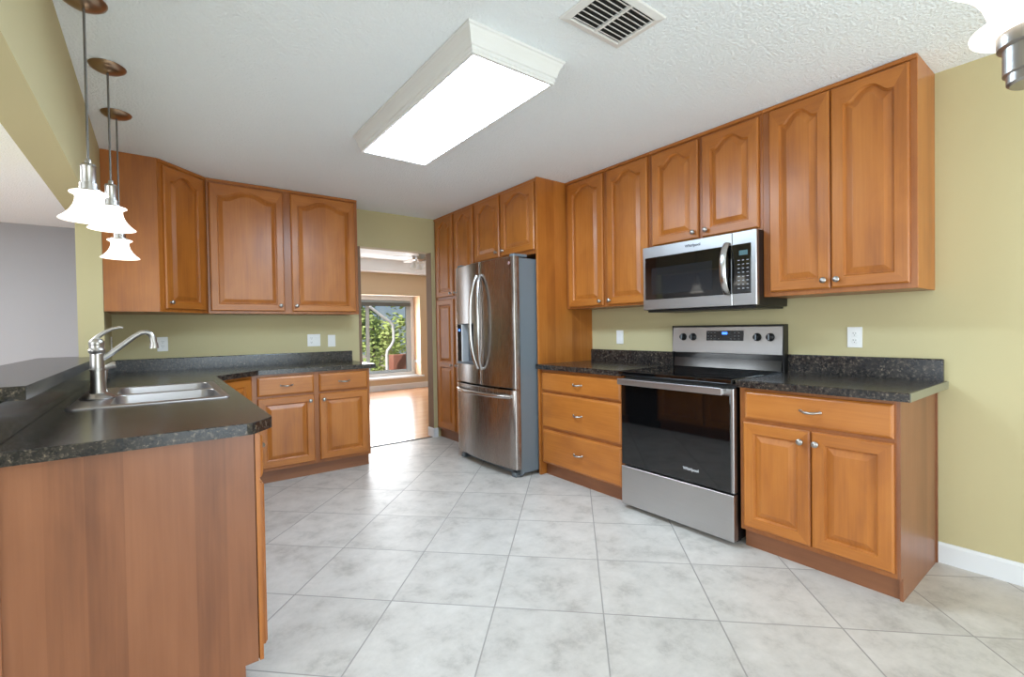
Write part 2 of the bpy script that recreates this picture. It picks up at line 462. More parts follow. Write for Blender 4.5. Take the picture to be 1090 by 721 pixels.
def drawer_bm(x0, x1, z0, z1):
    bm = B()
    def rect(d, y): return [bm.verts.new(p) for p in ((x0+d, y, z0+d), (x1-d, y, z0+d), (x1-d, y, z1-d), (x0+d, y, z1-d))]
    O = [rect(0, 0), rect(0, -0.010), rect(0.003, -0.0135), rect(0.009, -0.0175), rect(0.014, -0.020)]
    bm.faces.new(O[0][::-1]); bm.faces.new(O[-1])
    for a, b in zip(O, O[1:]):
        for k in range(4): bm.faces.new((a[k], a[(k+1) % 4], b[(k+1) % 4], b[k]))
    return bm
def knob(x, z, parent, y=-0.020):
    bm = lathe(B(), [(0, -0.0), (0.009, -0.0), (0.0085, -0.003), (0.0055, -0.006), (0.0055, -0.013), (0.011, -0.016), (0.0155, -0.020), (0.0155, -0.023), (0.012, -0.027), (0.005, -0.029), (0, -0.0293)], (x, y, z), 'y', 18)
    return obj('knob', bm, M_NICK, parent, True, 'satin nickel knob')
def pull(x, z, parent, y=-0.020, w=0.043):
    bm = B(); N = 16
    pts = []; rad = []
    for i in range(N+1):
        s = -1+2*i/N
        pts.append((x+s*w, y-0.003-0.024*(1-abs(s)**2.4), z+0.004*(s*s)-0.002)); rad.append(0.0042+0.0022*(1-s*s))
    tube(bm, pts, rad, 10)
    for s in (-1, 1): lathe(bm, [(0, 0), (0.0075, 0), (0.0075, -0.003), (0.005, -0.006), (0, -0.0062)], (x+s*w, y, z+0.002), 'y', 12)
    return obj('pull', bm, M_NICK, parent, True, 'satin nickel bow pull')
WM = [M_WV, M_WH]
def add_door(t, x0, x1, z0, z1, kx, kz, arch=0.0, panels=1, side=0.055):
    d = obj('door', door_bm(x0, x1, z0, z1, arch, side, panels), WM, t)
    knob(kx, kz, d); return d
def add_drawer(t, x0, x1, z0, z1):
    d = obj('drawer', drawer_bm(x0, x1, z0, z1), M_WH, t)
    pull((x0+x1)/2, (z0+z1)/2, d); return d
def scribe(t, x0, x1, z1, label=None):
    obj('top_moulding', box(x0, -0.010, z1-0.022, x1, 0.0, z1-0.001, bev=0.003), M_WH, t)
def base_body(t, W, D_, Z1=0.878, kick=0.07, mat=None):
    """Side profile with the toe-kick notch, run across the width."""
    bm = prism(B(), [(0.0, 0.105), (0.0, Z1), (D_, Z1), (D_, 0.0), (kick, 0.0), (kick, 0.105)], 0, W, 'x')
    obj('body', bm, mat or M_WB, t)
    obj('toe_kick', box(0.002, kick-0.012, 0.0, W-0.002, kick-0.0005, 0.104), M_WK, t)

# ------------------------------------------------------------------ the room
XR, YB, H, XL = 3.135, 4.768, 2.456, -0.285
YREAR, XFAR = -2.45, -4.05
YG = 7.4
DX0, DX1, DZ = 1.640, 2.472, 2.080      # doorway in the back wall
# floors
struct('floor', box(XFAR, YREAR, -0.08, XR+0.12, YB+0.02, 0), M_TILE)
struct('floor', box(XFAR, YB+0.02, -0.08, 5.6, 9.12, 0.002), M_WFLOOR)
struct('ceiling', box(XFAR, YREAR, H, XR+0.12, YG, H+0.1), M_CEIL)
# walls
struct('wall_right', box(XR, YREAR, 0, XR+0.12, YB+0.12, H), M_WALL)
bm = B()
bx(bm, XL-0.13, YB, 0, DX0, YB+0.12, H); bx(bm, DX1, YB, 0, XR, YB+0.12, H); bx(bm, DX0, YB, DZ, DX1, YB+0.12, H)
struct('wall_back', bm, M_WALL)
# wall over and beside the pass-through, with the half wall under the bar
bm = B()
bx(bm, XL-0.13, 4.145, 0, XL, YB, H)
struct('wall_left', bm, M_WALL)
struct('wall_header', box(XL-0.13, -0.3, 1.945, XL, 4.145, H), M_WALL)
struct('wall_low', box(-0.47, 1.80, 0, -0.365, 4.145, 1.028), M_WALL)
struct('wall_far', box(XFAR, YG, 0, XL-0.13, YG+0.1, H), M_GWALL)
struct('wall_side', box(XL-0.13, YB+0.12, 0, XL-0.01, YG+0.1, H), M_GWALL)
# outer walls with their openings, behind the camera and in the side room
bm = B()
bx(bm, XFAR, YREAR-0.1, 0, -0.15, YREAR, H); bx(bm, 2.55, YREAR-0.1, 0, XR+0.12, YREAR, H); bx(bm, -0.15, YREAR-0.1, 2.18, 2.55, YREAR, H)
struct('wall_rear', bm, M_WALL)
bm = B()
bx(bm, XFAR-0.1, YREAR, 0, XFAR, -1.15, H); bx(bm, XFAR-0.1, 1.95, 0, XFAR, YG+0.1, H)
bx(bm, XFAR-0.1, -1.15, 0, XFAR, 1.95, 0.42); bx(bm, XFAR-0.1, -1.15, 2.2, XFAR, 1.95, H)
struct('wall_outer', bm, M_GWALL)
# doorway lining in brown paint
struct('trim_1', box(DX0+0.0, YB+0.002, 0, DX0+0.030, YB+0.125, DZ), M_JAMB)
struct('trim_2', box(DX1-0.004, YB+0.002, 0.0, DX1+0.0, YB+0.124, DZ), M_JAMB)
struct('trim_3', box(DX0+0.03, YB+0.012, 0, DX1-0.004, YB+0.03, 0.006, bev=0.002), M_DARK)
def baseboard(name, x0, y0, x1, y1):
    bm = B()
    if abs(x1-x0) < abs(y1-y0):
        prism(bm, [(x0, 0), (x1, 0), (x1, 0.102), ((x0+x1)/2, 0.102), (x0, 0.088)] if x1 > x0 else [(x0, 0), (x1, 0), (x1, 0.102), ((x0+x1)/2, 0.102), (x0, 0.088)], min(y0, y1), max(y0, y1), 'y')
    else:
        prism(bm, [(y0, 0), (y1, 0), (y1, 0.102), ((y0+y1)/2, 0.102), (y0, 0.088)], min(x0, x1), max(x0, x1), 'x')
    return struct(name, bm, M_TRIM)
baseboard('baseboard_right', XR-0.016, YREAR, XR-0.0005, 0.596)
baseboard('baseboard_back', DX1, YB-0.016, 2.516, YB-0.0005)
baseboard('baseboard_jamb', DX1-0.016, YB-0.014, DX1-0.005, YB+0.12)

# ------------------------------------------------------------------ far room seen through the doorway
YF = 9.12
bm = B()
WX0, WX1, WZ0, WZ1 = 2.95, 4.445, 0.262, 1.935
bx(bm, 0.9, YF, 0, WX0, YF+0.1, 2.7); bx(bm, WX1, YF, 0, 5.6, YF+0.1, 2.7)
bx(bm, WX0, YF, WZ1, WX1, YF+0.1, 2.7); bx(bm, WX0, YF, 0, WX1, YF+0.1, WZ0)
struct('wall_end', bm, M_TAN)
bm = B()
bx(bm, 0.9, YB+0.12, 0, 1.0, 6.2, 2.7); bx(bm, 0.9, 7.2, 0, 1.0, YF, 2.7); bx(bm, 0.9, 6.2, 0, 1.0, 7.2, 0.45); bx(bm, 0.9, 6.2, 2.1, 1.0, 7.2, 2.7)
struct('wall_sunroom', bm, M_TAN)
struct('wall_east', box(5.5, YB+0.12, 0, 5.6, YF, 2.7), M_TAN)
bm = box(0.9, YB+0.12, 2.6, 5.6, YF+0.1, 2.7)
struct('ceiling', bm, M_CEIL)
struct('trim_4', box(1.0, YF-0.30, 2.372, 5.5, YF-0.0005, 2.6), M_TRIM)         # white soffit over the window
bm = prism(B(), [(YF-0.018, 0.002), (YF-0.0005, 0.002), (YF-0.0005, 0.115), (YF-0.009, 0.115), (YF-0.018, 0.1)], 1.0, 5.5, 'x')
struct('baseboard_end', bm, M_TRIM)
# bay: lining, seat, window
bm = B()
bx(bm, WX1, YF+0.1, WZ0, WX1+0.05, YF+0.5, WZ1); bx(bm, WX0-0.05, YF+0.1, WZ0, WX0, YF+0.5, WZ1)
struct('wall_bay', bm, M_PEACH)
struct('trim_5', box(WX0, YF+0.1, WZ1, WX1, YF+0.5, WZ1+0.05), M_TRIM)
struct('trim_6', box(WX0, YF-0.05, 0.222, WX1+0.06, YF+0.5, WZ0, bev=0.006), M_TRIM)
struct('trim_7', box(WX1-0.012, YF+0.02, 0.52, WX1-0.0005, YF+0.30, 0.57), M_TRIM)
YW = YF+0.30
wr = B()
for a in ((WX0, WZ0, WX0+0.07, WZ1), (WX1-0.07, WZ0, WX1, WZ1), (WX0+0.07, WZ1-0.09, WX1-0.07, WZ1), (WX0+0.07, WZ0, WX1-0.07, WZ0+0.06)):
    bx(wr, a[0], YW, a[1], a[2], YW+0.10, a[3], bev=0.004)
win = struct('window_1', wr, M_TRIM)
wr = B()
for a in ((WX0+0.07, WZ0+0.06, WX0+0.11, WZ1-0.09), (WX1-0.17, WZ0+0.06, WX1-0.07, WZ1-0.09), (WX0+0.11, WZ0+0.06, WX1-0.17, WZ0+0.12), (WX0+0.11, WZ1-0.13, WX1-0.17, WZ1-0.09), (3.40, WZ0+0.12, 3.47, WZ1-0.13)):
    bx(wr, a[0], YW+0.03, a[1], a[2], YW+0.075, a[3], bev=0.004)
obj('window_sash', wr, M_WINF, win)
obj('window_pane', box(WX0+0.11, YW+0.05, WZ0+0.12, WX1-0.17, YW+0.055, WZ1-0.13), M_GLASS, win)
bm = B(); bx(bm, WX0+0.07, YW-0.035, 1.725, WX1-0.09, YW-0.005, 1.80)
for k in range(6): bx(bm, WX0+0.075, YW-0.037, 1.727+k*0.012, WX1-0.095, YW-0.003, 1.733+k*0.012)
tag(obj('window_blind', bm, M_BLIND), 'dark blind drawn up at the head of the far window', 'blind')
# garden
struct('ground', box(-2, YF+0.55, -0.25, 14, 26, -0.15), M_GROUND)
def tree(name, label, loc, h, r, mat, nl, seed, trunk=0.06):
    rnd = random.Random(seed)
    t = thing(name, label, 'tree' if trunk else 'shrub', loc)
    bm = B()
    if trunk:
        tube(bm, [(0, 0, 0), (0.05, 0.02, h*0.3), (0.0, 0.05, h*0.6), (0.04, 0, h*0.9)], [trunk, trunk*0.8, trunk*0.6, trunk*0.2], 8)
        for k in range(7):
            a = rnd.random()*6.28; z = h*(0.35+0.08*k)
            tube(bm, [(0.02, 0.02, z), (math.cos(a)*r*0.4, math.sin(a)*r*0.4, z+h*0.1), (math.cos(a)*r*0.8, math.sin(a)*r*0.8, z+h*0.14)], [trunk*0.4, trunk*0.25, trunk*0.1], 5)
    else:
        for k in range(7):
            a = k*0.9; tube(bm, [(0, 0, 0), (math.cos(a)*r*0.35, math.sin(a)*r*0.35, h*0.5), (math.cos(a)*r*0.6, math.sin(a)*r*0.6, h*0.85)], [0.012, 0.009, 0.004], 5)
    obj('trunk' if trunk else 'stem', bm, M_BARK, t)
    bm = B()
    blobs = [(Vector((rnd.uniform(-0.7, 0.7)*r, rnd.uniform(-0.7, 0.7)*r, h*(rnd.uniform(0.25, 0.92) if trunk else rnd.uniform(0.25, 0.8)))), r*rnd.uniform(0.3, 0.55)) for _ in range(14)]
    for _ in range(nl):
        c, br = rnd.choice(blobs)
        d = Vector((rnd.gauss(0, 1), rnd.gauss(0, 1), rnd.gauss(0, 1))).normalized()
        p = c + d*br*rnd.uniform(0.6, 1.0)
        s, q = frame_axes((d+Vector((rnd.gauss(0, .6), rnd.gauss(0, .6), rnd.gauss(0, .6)))).normalized()); L = rnd.uniform(0.05, 0.09)
        v = [bm.verts.new(p+s*L), bm.verts.new(p+q*L*0.5), bm.verts.new(p-s*L), bm.verts.new(p-q*L*0.5)]
        bm.faces.new(v)
    obj('foliage', bm, mat, t, 'keep')
tree('tree', 'broad leafy green tree filling the middle of the far window', (5.0, 13.4, -0.15), 3.1, 1.15, M_FOLI, 5200, 3, 0.05)
tree('tree', 'darker green tree at the left of the far window behind the sash bar', (4.3, 18.6, -0.15), 4.6, 1.5, M_FOLI2, 4200, 5, 0.09)
tree('shrub', 'low green shrub beside the white downspout outside', (4.35, 11.6, -0.15), 0.75, 0.32, M_FOLI, 500, 8, 0)
st = thing('garden_shed', 'small grey shed with pale roof outside the far window', 'shed', (4.02, 12.6, -0.15))
obj('wall', box(-0.45, 0, 0, 0.22, 0.7, 0.82), M_SHED, st)
obj('roof', prism(B(), [(-0.55, 0.82), (0.32, 0.82), (0.1, 1.02), (-0.35, 1.02)], -0.08, 0.8, 'y'), M_SROOF, st)
bm = tube(B(), [(4.05, 11, 1.80), (4.36, 11, 1.56), (4.53, 11, 1.45), (4.62, 11, 1.36), (4.64, 11, 1.2), (4.64, 11, 0.97), (4.58, 11, 0.85), (4.47, 11, 0.72), (4.455, 11, 0.6), (4.455, 11, -0.15)], 0.035, 10)
tag(obj('downspout', bm, M_TRIM, None, True), 'white bent downspout outside at right of the far window', 'downspout')
tag(obj('planter_wall', box(4.70, 11.2, -0.15, 5.6, 11.5, 0.6, bev=0.01), M_BRICK), 'red brick garden wall behind the white downspout', 'wall')
# ceiling fan
ft = thing('ceiling_fan', 'white ceiling fan with light kit in the room beyond the doorway', 'fan', (3.30, 6.75, 2.6))
obj('motor', lathe(B(), [(0, 0), (0.07, 0), (0.06, -0.04), (0.02, -0.05), (0.02, -0.15), (0.1, -0.17), (0.12, -0.22), (0.1, -0.29), (0.05, -0.31), (0, -0.31)], seg=24), M_NICK, ft, True)
for k in range(5):
    a = 2.72+k*2*PI/5; d = Vector((math.cos(a), math.sin(a), 0)); e = Vector((-d.y, d.x, 0))
    bm = B(); pts = []
    for s_, wd in ((0.10, 0.02), (0.18, 0.025), (0.22, 0.06), (0.62, 0.07), (0.66, 0.05)):
        pts.append((s_, wd))
    loop = [(d*s_+e*w_) for s_, w_ in pts]+[(d*s_-e*w_) for s_, w_ in reversed(pts)]
    prism(bm, [(p.x, p.y) for p in loop], -0.245, -0.237, 'z')
    obj('blade', bm, M_PLATE, ft)
for k in range(3):
    a = 3.3+k*2.09; p = Vector((math.cos(a)*0.12, math.sin(a)*0.12, 0))
    bm = tube(B(), [(p.x*0.3, p.y*0.3, -0.30), (p.x*0.8, p.y*0.8, -0.32), (p.x, p.y, -0.345)], 0.012, 8)
    lathe(bm, [(0.018, -0.34), (0.03, -0.36), (0.045, -0.40), (0.06, -0.43), (0.056, -0.43), (0.04, -0.40), (0.02, -0.365), (0, -0.36)], p, 'z', 16)
    obj('lamp', bm, M_PLATE, ft, True)

# ------------------------------------------------------------------ wall cabinets, right wall (faces look to -X)
RR = -PI/2
UF = XR-0.31
def rloc(y_left, x=UF, z=0): return (x, y_left, z)
def upper(label, yl, yr, z0, doors, kn, arch=0.052, name='wall_cabinet', x=UF, depth=None, z1=H-0.001):
    t = thing(name, label, 'cabinet', (x, yl, z0), RR); W = yl-yr
    bm = box(0.0005, 0, 0, W-0.0005, (depth or XR-x)-0.001, z1-z0, bev=0.0015)
    for f in bm.faces: f.material_index = 1 if abs(f.normal.x) > 0.5 else 0
    obj('body', bm, [M_WB, M_WPO], t)
    scribe(t, 0.001, W-0.001, z1-z0)
    for (a, b, za, zb), (ky, kz) in zip(doors, kn):
        add_door(t, yl-a, yl-b, za-z0, zb-z0, yl-ky, kz-z0, arch)
    return t
upper('maple wall cabinet with two arched doors between fridge and microwave', 2.949, 2.084, 1.372,
      [(2.910, 2.522, 1.386, 2.425), (2.478, 2.100, 1.386, 2.425)], [(2.552, 1.42), (2.452, 1.42)])
upper('short maple wall cabinet with two arched doors directly over the microwave', 2.084, 1.302, 1.764,
      [(2.058, 1.704, 1.780, 2.420), (1.676, 1.322, 1.780, 2.420)], [(1.735, 1.822), (1.647, 1.822)])
upper('tall maple wall cabinet with two arched doors right of the microwave', 1.302, 0.606, 1.372,
      [(1.262, 0.9585, 1.398, 2.425), (0.9525, 0.634, 1.398, 2.425)], [(0.985, 1.440), (0.925, 1.440)])
PF = 2.518
upper('maple cabinet with two short arched doors above the refrigerator', 3.924, 2.972, 1.835,
      [(3.905, 3.494, 1.868, 2.432), (3.464, 2.995, 1.868, 2.432)], [(3.530, 1.915), (3.428, 1.915)], x=PF)
pt = thing('pantry_cabinet', 'tall maple pantry cabinet in the corner left of the refrigerator', 'cabinet', (PF, YB-0.002, 0), RR)
W = YB-0.002-3.924
bm = prism(B(), [(0.0, 0.105), (0.0, H-0.001), (0.615, H-0.001), (0.615, 0.0), (0.05, 0.0), (0.05, 0.105)], 0, W-0.001, 'x')
obj('body', bm, M_WB, pt); scribe(pt, 0.001, W-0.002, H-0.001)
obj('toe_kick', box(0.002, 0.038, 0.0, W-0.002, 0.0495, 0.104), M_WK, pt)
y0 = YB-0.002
for a, b, ks in ((4.712, 4.348, 4.378), (4.306, 3.942, 4.276)):
    add_door(pt, y0-a, y0-b, 1.570, 2.432, y0-ks, 1.600, 0.052)
    add_door(pt, y0-a, y0-b, 0.125, 1.540, y0-ks, 0.832, 0, 0.832)
# panel between the fridge and the counter
pn = thing('refrigerator_side_panel', 'tall maple panel from floor to ceiling beside the refrigerator', 'panel', (2.500, 2.9515, 0))
obj('panel', box(0.0, 0.0, 0.001, XR-2.501, 0.0195, H-0.001, bev=0.001), M_WPO, pn)

# ------------------------------------------------------------------ base cabinets, right wall
BF = 2.518
t = thing('base_cabinet', 'maple base cabinet with one drawer over two doors at the right end of the range', 'cabinet', (BF, 1.290, 0), RR)
W = 1.290-0.600
bm = prism(B(), [(0.0, 0.105), (0.0, 0.878), (XR-BF-0.001, 0.878), (XR-BF-0.001, 0.0), (0.06, 0.0), (0.06, 0.105)], 0, W-0.012, 'x')
obj('body', bm, M_WB, t)
bm = prism(B(), [(0.0, 0.105), (0.0, 0.878), (XR-BF-0.001, 0.878), (XR-BF-0.001, 0.0), (0.032, 0.0), (0.032, 0.105)], W-0.0118, W, 'x')
obj('end_panel', bm, M_WP, t)
obj('scribe_moulding', box(W, XR-BF-0.030, 0.0, W+0.006, XR-BF-0.0165, 0.876), M_WK, t)
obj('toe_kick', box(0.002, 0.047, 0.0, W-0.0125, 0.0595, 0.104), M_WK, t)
add_drawer(t, 1.290-1.260, 1.290-0.620, 0.712, 0.862)
add_door(t, 1.290-1.268, 1.290-0.9435, 0.130, 0.692, 1.290-0.982, 0.637)
add_door(t, 1.290-0.9375, 1.290-0.620, 0.130, 0.692, 1.290-0.915, 0.637)
t = thing('base_cabinet', 'maple base cabinet of three drawers between the refrigerator and the range', 'cabinet', (BF, 2.949, 0), RR)
W = 2.949-2.086
base_body(t, W, XR-BF-0.001, kick=0.06)
for z0, z1 in ((0.704, 0.856), (0.408, 0.687), (0.116, 0.386)): add_drawer(t, 2.949-2.922, 2.949-2.103, z0, z1)

# ------------------------------------------------------------------ back wall cabinets
UB = YB-0.31
t = thing('wall_cabinet', 'wide maple wall cabinet with two arched doors left of the doorway', 'cabinet', (0.327, UB, 1.372))
obj('body', box(0.0005, 0, 0, 1.208, 0.309, H-0.001-1.372, bev=0.0015), M_WB, t); scribe(t, 0.001, 1.207, H-0.001-1.372)
add_door(t, 0.345-0.327, 0.888-0.327, 0.022, 1.046, 0.853-0.327, 0.070, 0.052)
add_door(t, 0.948-0.327, 1.506-0.327, 0.022, 1.050, 0.980-0.327, 0.070, 0.052)
# diagonal corner wall cabinet
def rot45(p, o):
    dx, dy = p[0]-o[0], p[1]-o[1]; k = math.sqrt(0.5); return ((dx+dy)*k, (-dx+dy)*k)
oc = (0.016, 4.149)
t = thing('corner_wall_cabinet', 'diagonal maple corner wall cabinet with one arched door behind the pendants', 'cabinet', (oc[0], oc[1], 1.372), PI/4)
poly = [oc, (0.3255, UB+0.0005), (0.3255, YB-0.001), (XL+0.001, YB-0.001), (XL+0.001, 4.149)]
obj('body', prism(B(), [rot45(p, oc) for p in poly], 0, H-0.001-1.372, 'z'), M_WPO, t)
L = math.hypot(0.3255-oc[0], UB+0.0005-oc[1]); scribe(t, 0.004, L-0.008, H-0.001-1.372)
add_door(t, 0.040, 0.400, 0.022, 1.046, 0.072, 0.070, 0.052)
obj('face_stile', box(0.0, -0.004, 0.0, 0.02, 0.0, 1.06), M_WV, t)

BB = YB-0.617
t = thing('base_cabinet', 'maple base cabinet with two drawers over two doors left of the doorway', 'cabinet', (0.577, BB, 0))
base_body(t, 1.512-0.577, 0.616, kick=0.06)
o_ = 0.577
add_drawer(t, 0.612-o_, 1.034-o_, 0.706, 0.858); add_drawer(t, 1.076-o_, 1.490-o_, 0.706, 0.858)
add_door(t, 0.612-o_, 1.034-o_, 0.130, 0.690, 1.000-o_, 0.640); add_door(t, 1.076-o_, 1.490-o_, 0.130, 0.690, 1.110-o_, 0.640)
# diagonal corner base cabinet
ob = (0.266, 3.841)
t = thing('corner_base_cabinet', 'diagonal maple corner base cabinet under the counter behind the sink', 'cabinet', (ob[0], ob[1], 0), PI/4)
poly = [ob, (0.5765, BB+0.0005), (0.5765, YB-0.001), (XL+0.001, YB-0.001), (XL+0.001, 3.841)]
obj('body', prism(B(), [rot45(p, ob) for p in poly], 0.105, 0.878, 'z'), M_WV, t)
poly2 = [(ob[0]-0.05, ob[1]+0.02), (0.556, BB+0.07), (0.5765, YB-0.001), (XL+0.001, YB-0.001), (-0.28, 3.861)]
obj('toe_kick', prism(B(), [rot45(p, ob) for p in poly2], 0, 0.105, 'z'), M_WK, t)
add_door(t, 0.035, 0.405, 0.130, 0.858, 0.07, 0.80)

# ------------------------------------------------------------------ peninsula (faces look to +X)
PX, PY = 0.264, 1.776
def pen_box(t, W, zt=0.878, depth=0.595):
    """Open-topped carcass so the sink bowls hang inside it."""
    bm = B(); th = 0.016
    bx(bm, 0, 0, 0.105, th, depth, zt); bx(bm, W-th, 0, 0.105, W, depth, zt)
    bx(bm, th, 0, 0.105, W-th, depth, 0.125); bx(bm, th, depth-0.012, 0.125, W-th, depth, zt)
    bx(bm, th, 0, 0.125, 0.045, 0.019, zt); bx(bm, W-0.045, 0, 0.125, W-th, 0.019, zt)
    bx(bm, 0.045, 0, zt-0.02, W-0.045, 0.019, zt); bx(bm, 0.045, 0, 0.125, W-0.045, 0.019, 0.135); bx(bm, 0.045, 0, 0.69, W-0.045, 0.019, 0.71)
    obj('body', bm, M_WB, t)
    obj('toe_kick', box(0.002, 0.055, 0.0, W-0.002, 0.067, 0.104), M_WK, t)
t = thing('peninsula_cabinet', 'end base cabinet of the peninsula with wide maple end panel facing the camera', 'cabinet', (PX, PY+0.013, 0), PI/2)
Wp = 0.40
pen_box(t, Wp)
add_drawer(t, 0.03, Wp-0.02, 0.712, 0.862); add_door(t, 0.03, Wp-0.02, 0.130, 0.692, Wp-0.055, 0.637)
bm = prism(B(), [(0.016, 0.105), (0.016, 0.878), (0.622, 0.878), (0.622, 0.0), (0.055, 0.0), (0.055, 0.105)], -0.0130, -0.0010, 'x')
obj('end_panel', bm, M_WP, t)
obj('face_stile', box(-0.0125, 0, 0.105, 0.0, 0.012, 0.878), M_WV, t)
obj('scribe_moulding', box(-0.019, 0.606, 0.0, -0.0132, 0.622, 0.876), M_WP, t)
t = thing('sink_base_cabinet', 'maple sink base cabinet in the peninsula facing the range', 'cabinet', (PX, PY+0.013+Wp+0.001, 0), PI/2)
Ws = 1.19
pen_box(t, Ws)
obj('drawer', drawer_bm(0.03, 0.585, 0.712, 0.862), M_WH, t); obj('drawer', drawer_bm(0.605, 1.16, 0.712, 0.862), M_WH, t)
add_door(t, 0.03, 0.585, 0.130, 0.692, 0.55, 0.637); add_door(t, 0.605, 1.16, 0.130, 0.692, 0.64, 0.637)
yd = PY+0.013+Wp+Ws+0.004
t = thing('dishwasher', 'black dishwasher under the peninsula counter beside the sink base', 'dishwasher', (PX, yd, 0), PI/2)
Wd = 3.838-yd
obj('body', box(0.002, 0.002, 0.10, Wd-0.002, 0.58, 0.872), M_BLACK, t)
obj('door', box(0.004, -0.025, 0.115, Wd-0.004, 0.001, 0.74, bev=0.004), M_BLACKE, t)
obj('control_panel', box(0.004, -0.028, 0.745, Wd-0.004, 0.001, 0.87, bev=0.004), M_BLACKE, t)
obj('handle', box(0.10, -0.040, 0.752, Wd-0.10, -0.027, 0.775, bev=0.004), M_BLACK, t)
obj('toe_kick', box(0.004, 0.05, 0.0, Wd-0.004, 0.06, 0.10), M_BLACK, t)

# ------------------------------------------------------------------ countertops
ZC0, ZC = 0.879, 0.917
def nosed(bm):
    """Ease the long top edges of a counter."""
    es = [e for e in bm.edges if len(e.link_faces) == 2 and all(abs(v.co.z-max(q.co.z for q in bm.verts)) < 1e-5 for v in e.verts) and e.calc_face_angle(0) > 1.0]
    bmesh.ops.bevel(bm, geom=es, offset=0.006, segments=3, profile=0.5, affect='EDGES', clamp_overlap=True)
    return bm
t = thing('countertop', 'dark speckled laminate countertop at the right end of the range', 'countertop', (0, 0, 0))
obj('slab', nosed(box(2.478, 0.560, ZC0, XR-0.001, 1.294, ZC)), M_LAM, t)
obj('backsplash', nosed(box(XR-0.021, 0.572, ZC+0.0002, XR-0.001, 1.294, 1.026)), M_LAM, t)
obj('end_cap', box(2.484, 0.5565, ZC0+0.001, XR-0.001, 0.5598, ZC-0.002), M_ENDCAP, t, label='plain grey olive end cap')
t = thing('countertop', 'short dark speckled laminate countertop between refrigerator and range', 'countertop', (0, 0, 0))
obj('slab', nosed(prism(B(), [(2.478, 2.082), (XR-0.001, 2.082), (XR-0.001, 2.9505), (2.4985, 2.9505), (2.4985, 2.970), (2.478, 2.970)], ZC0, ZC, 'z')), M_LAM, t)
obj('backsplash', nosed(box(XR-0.021, 2.082, ZC+0.0002, XR-0.001, 2.9505, 1.018)), M_LAM, t)
# L-shaped counter with the sink cut-out
SX0, SX1, SY0, SY1 = -0.300, 0.262, 2.505, 3.370
YE = 1.735
corner = [(0.225, YE), (0.240, YE+0.004), (0.252, YE+0.013), (0.306, YE+0.080), (0.313, YE+0.092), (0.316, YE+0.106)]
outer = [(-0.3495, YE)] + corner + [(0.316, 3.815), (0.620, 4.119), (1.560, 4.119), (1.560, YB-0.001), (XL+0.001, YB-0.001), (XL+0.001, 4.1445), (-0.3495, 4.1445)]
hole = rrect(SX0+0.02, SY0+0.02, SX1-0.02, SY1-0.02, 0.03)[::-1]
t = thing('countertop', 'large L-shaped dark speckled laminate countertop of the peninsula and back wall', 'countertop', (0, 0, 0))
bm = slab_holes(outer, [hole], ZC0, ZC)
bmesh.ops.recalc_face_normals(bm, faces=bm.faces[:])
obj('slab', nosed(bm), M_LAM, t)
obj('backsplash', nosed(box(XL+0.022, YB-0.021, ZC+0.0002, 1.560, YB-0.001, 1.017)), M_LAM, t)
obj('backsplash', nosed(box(XL+0.001, 4.15, ZC+0.0002, XL+0.021, YB-0.001, 1.017)), M_LAM, t)
obj('backsplash', box(-0.3640, 1.80, ZC0, -0.3500, 4.1440, 1.0275), M_LAM, t)
# raised bar
t = thing('bar_top', 'raised dark laminate breakfast bar top on the half wall under the pendants', 'countertop', (0, 0, 0))
bar = [(-0.305, 1.912), (-0.305, 4.1440), (XL-0.131, 4.1440), (XL-0.131, 4.30), (-0.625, 4.30), (-0.625, 1.912)]
obj('slab', nosed(prism(B(), bar, 1.029, 1.070, 'z')), M_LAM, t)

# ------------------------------------------------------------------ sink and tap
t = thing('sink', 'double-bowl stainless steel sink set into the peninsula counter', 'sink', ((SX0+SX1)/2, (SY0+SY1)/2, ZC))
ox, oy = (SX0+SX1)/2, (SY0+SY1)/2
bowls = [(-0.165, SY0+0.045, SX1-0.035, 2.925), (-0.165, 2.955, SX1-0.035, SY1-0.045)]
holes = [[(x-ox, y-oy) for x, y in rrect(*b_, 0.055)][::-1] for b_ in bowls]
rim = slab_holes([(x-ox, y-oy) for x, y in rrect(SX0, SY0, SX1, SY1, 0.03)], holes, 0.0003, 0.006)
es = [e for e in rim.edges if len(e.link_faces) == 2 and all(v.co.z > 0.005 for v in e.verts) and e.calc_face_angle(0) > 1.0]
bmesh.ops.bevel(rim, geom=es, offset=0.004, segments=3, profile=0.5, affect='EDGES')
obj('rim', rim, M_SINK, t, True)
for b_ in bowls:
    bm = B(); rings = []
    for d, z, rr in ((-0.0015, 0.002, 0.055), (0.0, -0.01, 0.055), (0.010, -0.12, 0.055), (0.020, -0.155, 0.055), (0.045, -0.172, 0.05)):
        rings.append([bm.verts.new((x-ox, y-oy, z)) for x, y in rrect(b_[0]+d, b_[1]+d, b_[2]-d, b_[3]-d, rr)])
    n_ = len(rings[0])
    for a, b2 in zip(rings, rings[1:]):
        for k in range(n_): bm.faces.new((a[k], a[(k+1) % n_], b2[(k+1) % n_], b2[k]))
    bm.faces.new(rings[-1])
    bo = obj('bowl', bm, M_SINK, t, True)
    obj('drain', lathe(B(), [(0, -0.168), (0.012, -0.168), (0.03, -0.1695), (0.042, -0.167), (0.045, -0.1715)], ((b_[0]+b_[2])/2-ox, (b_[1]+b_[3])/2-oy, 0), 'z', 20), M_CHROME, bo, True)
ft_ = (-0.222, 2.83, ZC+0.0062)
t = thing('faucet', 'brushed nickel single-lever faucet with curved spout behind the sink bowls', 'faucet', ft_)
obj('base_plate', lathe(B(), [(0, 0), (0.062, 0), (0.064, 0.006), (0.056, 0.014), (0.040, 0.022), (0.032, 0.027), (0, 0.027)], seg=28), M_NICK, t, True)
